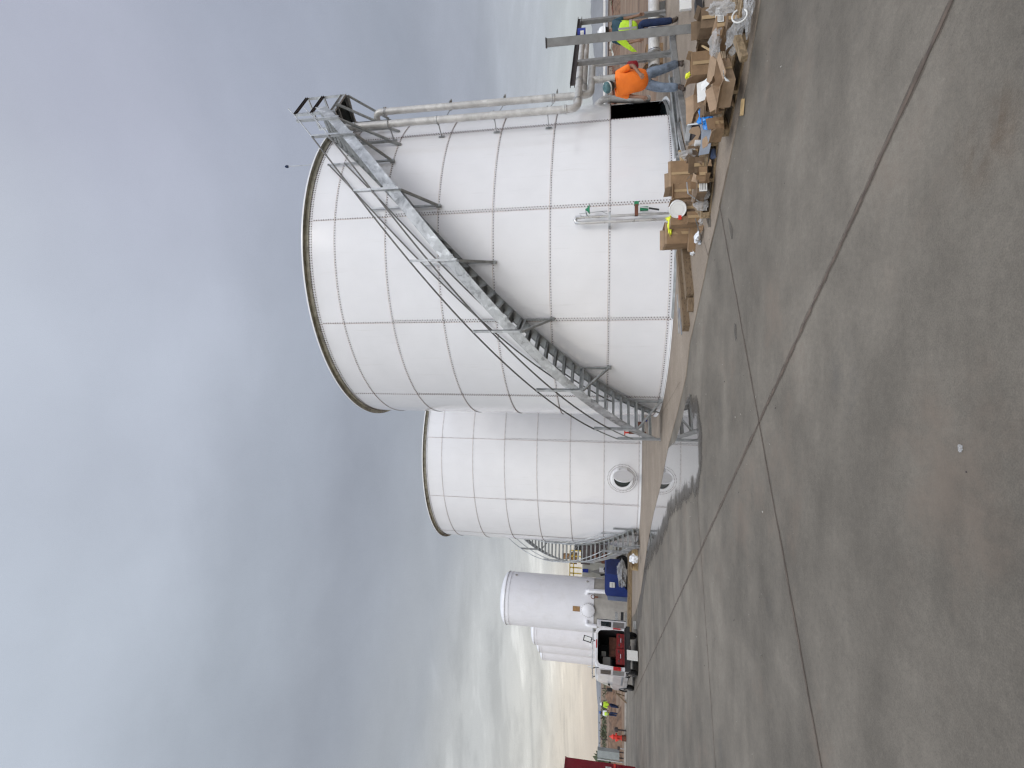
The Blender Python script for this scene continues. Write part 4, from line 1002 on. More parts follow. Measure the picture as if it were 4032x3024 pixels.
def blob(name, label, cat, c, size, seed, mt, crumple=.35, freq=2.2, group=None, rz=0, sub=3):
    bmb = bmesh.new(); bmesh.ops.create_icosphere(bmb, subdivisions=sub, radius=1)
    for v in bmb.verts:
        n_ = noise.noise(v.co*freq + Vector((seed*7.1, seed*3.3, 0))) + .5*noise.noise(v.co*freq*2.7 + Vector((0, seed*5.1, 2)))
        rr = 1 + crumple*1.4*n_ + crumple*.6*abs(noise.noise(v.co*freq*4.5 + Vector((seed, 1, 1))))
        q = v.co*rr; v.co = Vector((q.x*size[0], q.y*size[1], max(-1.0*size[2], q.z*size[2])))
    me = bpy.data.meshes.new(name); bmb.to_mesh(me); bmb.free(); me.materials.append(M[mt])
    me.polygons.foreach_set('use_smooth', [True]*len(me.polygons)); me.set_sharp_from_angle(angle=R(28))
    o = link(name, me); o.location = c; o.rotation_euler = (0, 0, rz); o['label'] = label; o['category'] = cat
    if group: o['group'] = group
    return o
wp = GY(2455, 2275, 28.6); blob('wrapped_load', 'clear plastic wrapped load on the pallet, under the curve of the blue tub', 'wrapped load', (GY(2455, 2262, 29.3).x, 29.2, .52), (.72, .42, .26), 3, 'bag', .3)

def pallet(name, label, c, L_, W_, rz, mt='wood', boards=7, group=None, h=.145, z=0):
    t = Thing(name, label, 'pallet', (c[0], c[1], z), rz, group)
    m_ = MB()
    for i in range(boards):
        x = -L_/2 + (i+.5)*L_/boards; m_.box((x + random.uniform(-.01, .01), random.uniform(-.01, .01), h-.011), (L_/boards*random.uniform(.68, .86), W_, .022))
    t.part('top_deck', m_, mt, world=False)
    for y in (-W_/2+.05, 0, W_/2-.05): t.part('runner', MB().box((0, y, h/2), (L_, .045 if y == 0 else .09, h-.05)), mt, world=False)
    m_ = MB()
    for x in (-L_/2+.06, 0, L_/2-.06): m_.box((x, 0, .0125), (.10, W_, .02))
    t.part('bottom_deck', m_, mt, world=False)
    return t
pallet('pallet', 'long brown pallet under the blue tub and the wrapped load', (wp.x-.5, 28.6), 4.6, 1.2, 0, boards=22, h=.2)

# process skid behind the stairs
ex = GY(2240, 2150, 36.5)
SKY = 36.5
def eq(x, y): return GY(*W4(x, y), SKY)
t = Thing('process_skid', 'pale grey equipment skid with dark machinery and an arrow, behind the rear stair', 'equipment skid', (eq(540, 500).x, SKY, 0))
c0 = eq(530, 900); c1 = eq(510, 60)
t.part('housing', MB().box(((c0.x+c1.x)/2 , SKY+1.6, (c0.z-.1)/2), (c1.x-c0.x, 3, c0.z)), 'equip')
def eqbox(nm, x0, y0, x1, y1, mt, d=.12, off=.07, **k):
    a, b_ = eq(x0, y0), eq(x1, y1); t.part(nm, MB().box(((a.x+b_.x)/2, SKY-off, (a.z+b_.z)/2), (abs(a.x-b_.x), d, abs(a.z-b_.z))), mt, **k)
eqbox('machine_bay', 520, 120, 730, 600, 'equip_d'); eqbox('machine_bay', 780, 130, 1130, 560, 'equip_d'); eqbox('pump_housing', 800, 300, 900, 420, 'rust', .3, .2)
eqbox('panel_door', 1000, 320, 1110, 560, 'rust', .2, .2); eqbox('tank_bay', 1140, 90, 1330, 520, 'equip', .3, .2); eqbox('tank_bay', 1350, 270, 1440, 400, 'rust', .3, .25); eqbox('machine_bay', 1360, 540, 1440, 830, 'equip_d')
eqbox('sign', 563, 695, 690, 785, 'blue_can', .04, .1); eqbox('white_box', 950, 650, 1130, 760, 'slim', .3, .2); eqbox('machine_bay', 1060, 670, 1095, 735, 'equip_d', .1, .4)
tri = [eq(750, 755), eq(935, 712), eq(975, 790), eq(970, 830)]
m_ = MB().add([v-Vector((0, .12, 0)) for v in tri]+[v-Vector((0, .06, 0)) for v in tri], [(0, 1, 2, 3), (4, 5, 6, 7), (0, 1, 5, 4), (1, 2, 6, 5), (2, 3, 7, 6), (3, 0, 4, 7)]); t.part('arrow_plate', m_, 'grey_paint')
t.part('conveyor_arm', MB().beam(eq(1050, 640)-Vector((0, .5, 0)), eq(1440, 820)-Vector((0, .5, 0)), .1, .16), 'black')
t.part('conveyor_arm', MB().beam(eq(975, 795)-Vector((0, .5, 0)), eq(1240, 765)-Vector((0, .5, 0)), .1, .1), 'black')
rp = GY(*W4(1570, 570), 31)
solid('cable_reel', MB().lathe([(.001, -.22), (.38, -.22), (.38, -.17), (.2, -.16), (.2, .16), (.38, .17), (.38, .22), (.001, .22)], (rp.x, 31, .40), 24, axis=(0, 1, .1)), 'black', 'black wheel shaped reel standing behind the rear stair foot', 'reel', (rp.x, 31, .4), smooth=True)
t = Thing('yellow_guardrail', 'yellow guard rail on top of the grey equipment skid, seen between stair and silo', 'guard rail', (eq(255, 600).x, SKY, c0.z))
zt_ = eq(255, 700).z; zm_ = eq(340, 700).z; zb_ = c0.z
x0_, x1_ = eq(300, 900).x - .2, eq(300, 300).x
for x in [x0_ + (x1_-x0_)*k/5 for k in range(6)]: t.part('post', MB().beam((x, SKY+.2, zb_), (x, SKY+.2, zt_), .07, .07), 'yellow_p')
for zz in (zt_, zm_): t.part('rail', MB().beam((x0_, SKY+.2, zz), (x1_, SKY+.2, zz), .07, .07), 'yellow_p')
m_ = MB().box((x0_+1.4, SKY+.5, zb_+.6), (.7, .5, .5)); m_.box((x0_+1.5, SKY+.5, zb_+1.1), (.3, .4, .5))
t2_ = Thing('rooftop_unit', 'brown pump unit on the skid roof inside the yellow rails', 'pump', (x0_+1.4, SKY+.5, zb_)); t2_.part('unit_body', m_, 'plate'); t2_.part('motor', MB().lathe([(.001, -.3), (.22, -.3), (.22, .3), (.001, .3)], (x0_+2.3, SKY+.5, zb_+.3), 14, axis=(1, 0, 0)), 'black', smooth=True)
wb = GY(2360, 2050, 38.0)
t = Thing('brown_cabinet', 'dark red brown machine seen low between the stair foot and the rear tank', 'machine', (-6.7, 33.5, 0))
# small items seen through the foot of the first stair
q = G(2563, 1690, .0); 
t = Thing('red_valve_stand', 'red tee handled valve standing behind the lower end of the front stair', 'valve', (GY(2460, 1703, 20).x, 20, 0)); vv = GY(2460, 1703, 20)
t.part('stem', MB().tube([(vv.x, 20, .0), (vv.x, 20, vv.z-.15)], .05, 8), 'rust'); t.part('handle', MB().beam((vv.x-.1, 20, vv.z), (vv.x+.1, 20, vv.z), .04, .04), 'red_b'); t.part('bonnet', MB().tube([(vv.x, 20, vv.z-.3), (vv.x, 20, vv.z)], .035, 8), 'red_b')
bpy.data.objects.remove([o for o in COL.objects if o.name.startswith('brown_cabinet')][0])
vv = GY(2523, 1672, 19.5); solid('pump_motor', MB().lathe([(.001, -.12), (.11, -.12), (.11, .12), (.001, .12)], vv, 12, axis=(0, 0, 1)), 'rust', 'dark red pump motor behind the stair foot between the two big tanks', 'motor', vv, smooth=True)
vv = GY(2546, 1653, 19.5); solid('blue_handwheel', MB().lathe([(.001, -.03), (.09, -.02), (.09, .02), (.001, .03)], vv, 10, axis=(1, 1, 0)), 'blue_can', 'small blue handwheel behind the stair foot', 'handwheel', vv)
cb = G(2512, 2205); t = Thing('flat_carton', 'flat orange brown carton on the pad by the rear stair foot', 'carton', (cb.x, cb.y, .012), .3)
t.part('box_body', MB().box((0, 0, .13), (.9, .5, .26)), 'wood_l', world=False); t.part('flap', MB().beam((-.3, -.3, .24), (-.1, -.55, .30), .45, .01), 'card', world=False)
vv = G(2496, 2200, .3); blob('white_rag', 'white cloth hanging over the orange brown carton by the rear stair', 'rag', vv, (.16, .12, .18), 5, 'rag')
wd = G(2487, 2210, .0); bar('wood_plank', 'long rough plank lying behind the orange brown carton', [Vector((wd.x-2.4, wd.y+2.0, .07)), Vector((wd.x+.9, wd.y+2.2, .07))], .2, .12, 'wood', 'plank')

# steel rail stack between silo and van
for k, zz in enumerate((.18, .42, .75)):
    bar('rail_bar', ['lowest bright pipe of the stack between silo and van', 'dark middle beam of the stack between silo and van', 'top bright pipe of the stack between silo and van'][k], [Vector((-13.4, 30.4, zz)), Vector((-15.9, 31.2, zz))], .14, .16, ['steel_br', 'black', 'steel_br'][k], 'steel bar')
t = Thing('mesh_crate', 'grey wire mesh crate beside the open van door', 'crate', (-15.1, 29.6, 0)); t.part('crate_frame', MB().box((-15.1, 29.6, .5), (1.1, .6, .9)), 'fence_g'); t.part('crate_panel', MB().box((-15.1, 29.27, .5), (.95, .03, .75)), 'duct')

# ================================================================== VAN
vrl = Vector((-12.9, 23.1, 0)); fwd = Vector((-.650, .760, 0)).normalized(); rgt = Vector((fwd.y, -fwd.x, 0)); vrz = math.atan2(-fwd.x, fwd.y)
van_loc = vrl + rgt*.86 - fwd*.68
t = Thing('work_van', 'white cargo van with open rear doors showing red tool cases', 'van', van_loc, vrz); t.e.scale = (.9,)*3
def vsec(y, w, zb, zs, zt, wt, k=16):
    # one side profile from bottom to roof centre, mirrored
    pts = [(w*.97, zb), (w, zb+.18), (w, zs), (w*.985, zs+.12), (wt+.07, zt-.17), (wt, zt-.06), (wt-.13, zt)]
    return [(x, y, z) for x, z in pts] + [(-x, y, z) for x, z in pts[::-1]]
secs = [vsec(.0, .97, .48, 1.18, 2.06, .84), vsec(.10, .985, .46, 1.18, 2.09, .86), vsec(3.2, 1.0, .42, 1.20, 2.12, .87), vsec(3.9, .99, .42, 1.18, 1.98, .80), vsec(4.5, .98, .42, 1.12, 1.25, .85), vsec(5.3, .90, .42, .95, 1.05, .75), vsec(5.5, .80, .45, .80, .90, .7)]
m_ = MB(); K = len(secs[0])
for a, b_ in zip(secs, secs[1:]):
    for i in range(K-1): m_.add([a[i], a[i+1], b_[i+1], b_[i]], [(0, 1, 2, 3)])
    m_.add([a[0], a[-1], b_[-1], b_[0]], [(0, 1, 2, 3)], 1)
# rear door frame ring
o_ = [(x, 0, z) for x, _, z in secs[0]]; i_ = []
for x, _, z in secs[0]: i_.append((x*.86, 0, max(.60, .60 + (z-.48)*(1.97-.60)/(2.06-.48))))
for i in range(K-1): m_.add([o_[i], o_[i+1], i_[i+1], i_[i]], [(0, 1, 2, 3)])
m_.add([o_[0], o_[-1], i_[-1], i_[0]], [(0, 1, 2, 3)])
body = t.part('body', m_, ['van', 'black'], world=False, smooth=True, ang=40)
m_ = MB()
for (ya, yb) in ((0.0, 2.9),):
    A_i = [(x, ya+.002, z) for x, _, z in i_]; B_i = [(x, yb, z) for x, _, z in i_]
    for i in range(K-1): m_.add([A_i[i], A_i[i+1], B_i[i+1], B_i[i]], [(0, 1, 2, 3)])
    m_.add([A_i[0], A_i[-1], B_i[-1], B_i[0]], [(0, 1, 2, 3)]); m_.add(B_i, [tuple(range(K))])
t.part('cargo_bay', m_, 'van_in', world=False)
def tl(nm, mb, mt, **k): return t.part(nm, mb, mt, world=False, **k)
tl('rear_bumper', MB().box((0, -.10, .52), (2.02, .24, .26)), 'black')
tl('bumper_step', MB().box((0, -.17, .655), (1.7, .2, .02)), 'dark_steel')
for s in (-1, 1):
    tl('tail_light', MB().box((s*.93, -.03, 1.03), (.15, .12, .36)), 'lamp_red')
    for y in (.82, 4.45):
        w = tl('wheel', MB().lathe([(.001, -.11), (.24, -.115), (.335, -.10), (.365, -.05), (.365, .05), (.335, .10), (.24, .115), (.001, .11)], (s*.86, y, .365), 24, axis=(1, 0, 0)), 'black', smooth=True)
        t.part('rim', MB().lathe([(.20, .118), (.18, .10), (.05, .12), (.001, .12)], (s*.86, y, .365), 16, axis=(s, 0, 0)), 'chrome', world=False, parent=w, smooth=True)
        tl('wheel_arch', MB().lathe([(.40, -.02), (.46, -.02), (.46, .02), (.40, .02)], (s*.965, y, .365), 18, a0=0, a1=180, axis=(0, 0, 1)) if False else MB().tube([(s*.985, y+.43*math.cos(R(a)), .365+.43*math.sin(R(a))) for a in range(0, 181, 15)], .035, 6), 'black')
    tl('body_moulding', MB().box((s*1.0, 2.2, .72), (.03, 2.2, .09)), 'duct')
    tl('side_window', MB().box((s*.955, 3.55, 1.52), (.02, .62, .42), Matrix.Rotation(R(-14*s), 3, 'Y')), 'glass')
    tl('wing_mirror', MB().box((s*1.14, 4.0, 1.32), (.16, .12, .28)), 'black')
ws = [(-.80, 3.93, 1.90), (.80, 3.93, 1.90), (.86, 4.47, 1.28), (-.86, 4.47, 1.28)]
tl('windscreen', MB().add([(x, y+.03, z+.02) for x, y, z in ws], [(0, 1, 2, 3)]), 'glass')
# doors: right one swung past square, left one folded back along the side
def door(s, ang):
    hx_ = s*.93; W_ = .86; m_ = MB(); rot = Matrix.Rotation(ang, 3, 'Z')
    pr = [(0, .60), (W_, .60), (W_, 2.02), (.10, 2.02), (.03, 1.9), (0, 1.25)]
    inner = [(.14, 1.32), (.72, 1.32), (.72, 1.82), (.20, 1.82)]
    def P(x, z, y): v = rot @ Vector((-s*x, y, 0)); return (hx_+v.x, -.02+v.y, z)
    A = [P(x, z, -.03) for x, z in pr]; B = [P(x, z, .03) for x, z in pr]; n = len(pr)
    m_.add(A+B, [tuple(range(n)), tuple(range(n, 2*n))] + [(i, (i+1) % n, n+(i+1) % n, n+i) for i in range(n)])
    d = tl('rear_door', m_, 'van')
    for y in (-.036, .036):
        t.part('door_window', MB().add([P(x, z, y) for x, z in inner], [(0, 1, 2, 3)]), 'glass', world=False, parent=d)
        t.part('door_trim', MB().add([P(x, z, y) for x, z in ((.10, .68), (.74, .68), (.74, 1.22), (.10, 1.22))], [(0, 1, 2, 3)]), 'grey_paint', world=False, parent=d)
    t.part('seal', MB().tube([P(x, z, .0) for x, z in pr[1:5]], .022, 6), 'black', world=False, parent=d)
door(1, R(98)); door(-1, R(-262))
# roof rack, beacon and folded sign
for y in (.5, 1.5, 2.5): tl('rack_bar', MB().beam((-.95, y, 2.24), (.95, y, 2.24), .05, .04), 'steel_br')
for s in (-1, 1):
    tl('rack_rail', MB().beam((s*.9, .3, 2.22), (s*.9, 2.8, 2.22), .04, .05), 'galv'); tl('rack_leg', MB().beam((s*.85, .5, 2.06), (s*.9, .5, 2.22), .04, .04), 'black'); tl('rack_leg', MB().beam((s*.85, 2.5, 2.1), (s*.9, 2.5, 2.22), .04, .04), 'black')
tl('rack_post', MB().beam((-.35, .5, 2.2), (-.35, .5, 2.48), .05, .05), 'plastic_w'); tl('rack_post', MB().beam((-.85, .5, 2.2), (-.85, .5, 2.46), .05, .05), 'plastic_w')
tl('beacon', MB().lathe([(.001, 0), (.10, 0), (.10, .09), (.05, .14), (.001, .14)], (.2, .7, 2.24), 14), 'plastic_w', smooth=True)
tl('brake_lamp', MB().box((.12, -.015, 2.035), (.38, .03, .05)), 'lamp_red')
m_ = MB().box((.52, .9, 2.50), (.28, .03, .44), Matrix.Rotation(R(12), 3, 'Y')); sg = tl('roof_sign', m_, 'black'); t.part('sign_face', MB().box((.52, .88, 2.50), (.20, .02, .34), Matrix.Rotation(R(12), 3, 'Y')), 'label', world=False, parent=sg); tl('sign_leg', MB().beam((.52, .9, 2.2), (.52, .9, 2.32), .04, .04), 'black')
tl('tow_hitch', MB().box((0, -.25, .40), (.12, .4, .10)), 'dark_steel'); tl('exhaust', MB().tube([(-.4, -.1, .34), (-.4, .8, .36)], .04, 8), 'galv'); tl('under_frame', MB().box((0, 2.3, .42), (1.7, 3.6, .10)), 'black')
# tool cases in the bay: each a thing of its own
vm = Matrix.Translation(van_loc) @ Matrix.Rotation(vrz, 4, 'Z') @ Matrix.Scale(.9, 4)
def in_van(name, label, cat, c, d, mt, extra=True, group=None):
    p = vm @ Vector(c); tt = Thing(name, label, cat, p, vrz, group); tt.e.scale = (.9,)*3; tt.part('case_body', MB().box((0, 0, d[2]/2), d), mt, world=False)
    if extra:
        for x in (-.3, .3): tt.part('latch', MB().box((x*d[0], -d[1]/2-.008, d[2]*.72), (.09, .015, .07)), 'dark_steel', world=False)
        tt.part('handle', MB().tube([(-.10, -d[1]/2, d[2]*.5), (-.10, -d[1]/2-.05, d[2]*.5), (.10, -d[1]/2-.05, d[2]*.5), (.10, -d[1]/2, d[2]*.5)], .014, 6), 'chrome', world=False)
        for z in (.33, .66): tt.part('seam', MB().box((0, -d[1]/2-.002, d[2]*z), (d[0]*.96, .006, .012)), 'black', world=False)
    return tt
in_van('tool_case', 'right hand red tool case in the back of the van', 'tool case', (.40, .42, .61), (.66, .5, .42), 'tool_red')
in_van('tool_case', 'left hand red tool case in the back of the van', 'tool case', (-.32, .40, .61), (.72, .5, .46), 'tool_red')
in_van('tool_case', 'darker red case stacked behind the others in the van', 'tool case', (.25, 1.1, .61), (.9, .5, .78), 'rust', False)
in_van('storage_bin', 'pale plastic bin high on the left in the van', 'bin', (-.42, 1.15, 1.33), (.42, .3, .38), 'equip', False)
in_van('storage_bin', 'small pale tray in the middle of the van', 'bin', (-.02, 1.3, 1.55), (.2, .2, .22), 'equip', False)
in_van('van_shelf', 'dark shelf across the van behind the tool cases', 'shelf', (0, 1.3, 1.25), (1.5, .5, .05), 'dark_steel', False)
pp = vm @ Vector((-.38, -.55, .08)); tt = Thing('paper_sheet', 'white printed sheet hanging below the van bumper', 'sign', pp, vrz)
tt.part('sheet', MB().box((0, 0, .21), (.40, .012, .46), Matrix.Rotation(R(6), 3, 'X')), 'label', world=False); tt.part('hanger', MB().beam((0, .0, .42), (0, .3, .46), .02, .02), 'dark_steel', world=False)
pp = G(2505, 2462); solid('wheel_chock', MB().box(pp+Z*.06, (.3, .2, .12)), 'label', 'white block on the concrete right of the van', 'block', pp)

# ================================================================== FAR LEFT
hy = G(2466, 2908)
t = Thing('fire_hydrant', 'red fire hydrant behind the kerb near the left edge', 'hydrant', (hy.x, hy.y, 0))
t.part('barrel', MB().lathe([(.17, .28), (.17, .30), (.12, .31), (.12, .78), (.16, .79), (.16, .82), (.13, .84), (.09, .93), (.04, .97), (.035, 1.05), (.001, 1.06)], (hy.x, hy.y, 0), 20), 'red_b', smooth=True)
t.part('base', MB().lathe([(.13, 0), (.17, .01), (.17, .27), (.10, .28)], (hy.x, hy.y, 0), 18), 'rust', smooth=True)
for d in (1, -1): t.part('nozzle', MB().tube([(hy.x+d*.1, hy.y, .62), (hy.x+d*.24, hy.y, .62)], .06, 10), 'red_b', smooth=True)
t.part('nozzle', MB().tube([(hy.x, hy.y-.1, .55), (hy.x, hy.y-.23, .55)], .075, 10), 'red_b', smooth=True)
t = Thing('valve_post', 'short dark post with a round head beside the fire hydrant', 'post', (hy.x+.42, hy.y+.1, 0))
t.part('post', MB().tube([(hy.x+.42, hy.y+.1, 0), (hy.x+.42, hy.y+.1, .62)], .045, 8), 'dark_steel'); t.part('head', MB().lathe([(.001, .5), (.13, .52), (.13, .68), (.06, .74), (.001, .74)], (hy.x+.42, hy.y+.1, 0), 12), 'dark_steel', smooth=True)
sh_ = G(2468, 2736)
t = Thing('sawhorse', 'dark timber sawhorse frame standing behind the kerb left of the van', 'sawhorse', (sh_.x, sh_.y+.4, 0))
bx_, by_ = sh_.x, sh_.y+.5
for s in (-1, 1):
    for d in (-.35, .35): t.part('leg', MB().beam((bx_+s*.28, by_, .62), (bx_+s*.62, by_+d, .0), .05, .07), 'wood2')
t.part('top_bar', MB().beam((bx_-.32, by_, .64), (bx_+.32, by_, .64), .07, .09), 'wood2'); t.part('cross_bar', MB().beam((bx_-.5, by_-.2, .28), (bx_+.5, by_-.2, .28), .05, .06), 'wood2'); t.part('cross_bar', MB().beam((bx_, by_-.1, .62), (bx_, by_-.2, .05), .05, .06), 'wood2')
cg = GY(2452, 2970, 36.0)
t = Thing('meter_cabinet', 'grey cabinet panel on legs by the red truck at the left edge', 'cabinet', (cg.x, 36, 0))
a_ = GY(2445, 2962, 36); b_ = GY(2445, 2986, 36)
t.part('cabinet_body', MB().box(((a_.x+b_.x)/2, 36, 1.05), (abs(a_.x-b_.x)+.1, .35, 1.5)), 'fence_g'); 
for s in (-1, 1): t.part('leg', MB().beam(((a_.x+b_.x)/2+s*.2, 36, 0), ((a_.x+b_.x)/2+s*.2, 36, .3), .06, .06), 'dark_steel')
t.part('side_post', MB().beam((b_.x-.12, 35.8, 0), (b_.x-.12, 35.8, 1.8), .07, .07), 'galv')
blob('bush', 'small dark bush behind the grey cabinet', 'bush', (GY(2370, 2992, 44).x, 44, .9), (.55, .55, .95), 8, 'veg', .6, 3.5)
t = Thing('pipe_gate', 'thin pale pipe frame between the cabinet and the red truck', 'frame', (b_.x-.7, 34.4, 0))
gx = b_.x-.75
for a, q in (((gx, 34.4, 0), (gx, 34.4, 1.5)), ((gx-1.6, 34.4, 0), (gx-1.6, 34.4, 1.5)), ((gx, 34.4, 1.5), (gx-1.6, 34.4, 1.5)), ((gx, 34.4, .5), (gx-1.6, 34.4, .5))): t.part('frame_pipe', MB().tube([a, q], .03, 8), 'galv')
pm = G(2462, 2950); t = Thing('small_marker', 'small dark box on a pale stake near the hydrant', 'marker', (pm.x, pm.y, 0)); t.part('stake', MB().beam((pm.x, pm.y, 0), (pm.x, pm.y, .35), .04, .04), 'galv'); t.part('box', MB().box((pm.x, pm.y, .42), (.18, .12, .16)), 'dark_steel')
for k, (px, py) in enumerate(((2382, 2912), (2385, 2710))):
    q = G(px, py, 0) if False else None
for k, Xf in enumerate((-62, -50, -38)):
    pass
# wooden utility stakes in the scrub
for k, (py, lab) in enumerate(((2911, 'thin dark stake in the scrub above the hydrant'), (2711, 'thin dark stake in the scrub behind the sawhorse'))):
    p = GY(2375, py, 70); solid('stake', MB().beam((p.x, 70, -.1), (p.x, 70, 1.5), .08, .08), 'dark_steel', lab, 'stake', (p.x, 70, 0))

# red truck body at the left edge
rx = G(2519, 3022)
t = Thing('red_truck', 'dark red truck body cut off by the left edge of the photo', 'truck', (rx.x-3, rx.y, 0))
RX, RY = rx.x, rx.y
t.part('body', MB().box((RX-1.3, RY-3.5, 1.60), (2.6, 7.0, 2.84)), 'maroon')
sz = GY(2420, 3018, RY).z
t.part('stripe', MB().box((RX+.006, RY-3.5, sz), (.012, 6.98, .09)), 'red_b')
bz = GY(2396, 3019, RY-.28); bcx = RY-.40
bd = t.part('badge', MB().box((RX+.01, bcx, bz.z), (.02, .32, .24)), 'label')
m_ = MB()
for (dy, dz, w, h) in ((-.085, 0, .02, .14), (-.045, .062, .08, .016), (-.045, -.062, .08, .016), (-.045, 0, .06, .016), (.03, 0, .02, .14), (.065, .062, .07, .016), (.065, -.062, .07, .016), (.10, 0, .02, .11)): m_.box((RX+.024, bcx+dy, bz.z+dz), (.006, w, h))
t.part('badge_print', m_, 'ink', parent=bd)
t.part('roof_edge', MB().box((RX-1.3, RY-3.5, 3.045), (2.64, 7.04, .05)), 'maroon')
for y in (-1.6, -5.4):
    for x in (-.25, -2.35): t.part('wheel', MB().lathe([(.001, -.15), (.5, -.15), (.52, 0), (.5, .15), (.001, .15)], (RX+x, RY+y, .52), 24, axis=(1, 0, 0)), 'black', smooth=True)
for y in (-.4, -6.6): t.part('outrigger', MB().box((RX-.2, RY+y, .09), (.18, .18, .18)), 'dark_steel')
# loose litter on the concrete and a far fence line
ft_ = []
for k, (px, py, s, lab) in enumerate(((3787, 1765, .016, 'crumpled scrap of white paper alone on the grey concrete'),)):
    p = G(px, py); blob('paper_scrap', lab, 'litter', p+Z*.006, (s*.9, s*.7, .006), k+2, 'bag', .5)
fz = 1.62-.02
t = Thing('far_fence', 'long low fence with a dark top rail far behind the pipework', 'fence', (70, 92, 0))
t.part('top_rail', MB().beam((30, 92, 1.42), (110, 92, 1.42), .12, .16), 'dark_steel')
m_ = MB()
for k in range(28): m_.box((30+3*k, 92, .65), (.12, .12, 1.6))
t.part('fence_posts', m_, 'rust'); 
for k, (x, w, h, mt, lab) in enumerate(((44, 3, 1.1, 'label', 'low white heap behind the far fence'), (52, 4, .8, 'rust', 'rusty scrap heap behind the far fence'), (60, 2.5, 1.2, 'equip', 'grey pile at the right of the far fence'), (66, 3, 1.0, 'rust', 'second rusty heap farther right by the far fence'))):
    blob('scrap_heap', lab, 'scrap heap', (x, 90, .35), (w, 1.2, h*.5), k+11, mt, .6, 2.5)
bar('far_roof', 'long white roof edge above the far fence at the right', [Vector((62, 120, 2.2)), Vector((110, 128, 2.6))], 6, .5, 'plastic_w', 'roof')

# ================================================================== PALLETS, CARTONS, LITTER
PZ = .012
def at(px, py, z=PZ): return G(px, py, z)
n_dir = Vector((.817, .576, 0)); e_dir = Vector((-.576, .817, 0)); prz = math.atan2(.817, -.576)
pc = Vector((3.66, 6.68, 0)) + n_dir*.52
pallet('pallet', 'wooden pallet nearest the camera, loaded with lying cartons', (pc.x, pc.y), 1.02, 1.15, prz-math.pi/2, z=.001)
pc0 = pc - e_dir*1.2
pallet('pallet', 'wooden pallet at the right edge under the plastic bags', (pc0.x+.1, pc0.y-.02), .95, 1.05, prz+.05-math.pi/2, z=.001)
pa_ = at(2836, 545, 0); pb_ = at(2800, 860, 0); ee = (pb_-pa_).normalized(); nn_ = Vector((ee.y, -ee.x, 0)); 
if nn_.y < 0: nn_ = -nn_
pcm = (pa_+pb_)/2 + nn_*.48
pallet('pallet', 'wooden pallet in the middle of the pile under the torn open cartons', (pcm.x, pcm.y), .95, (pb_-pa_).length, math.atan2(ee.y, ee.x)-math.pi/2, boards=7, z=PZ)

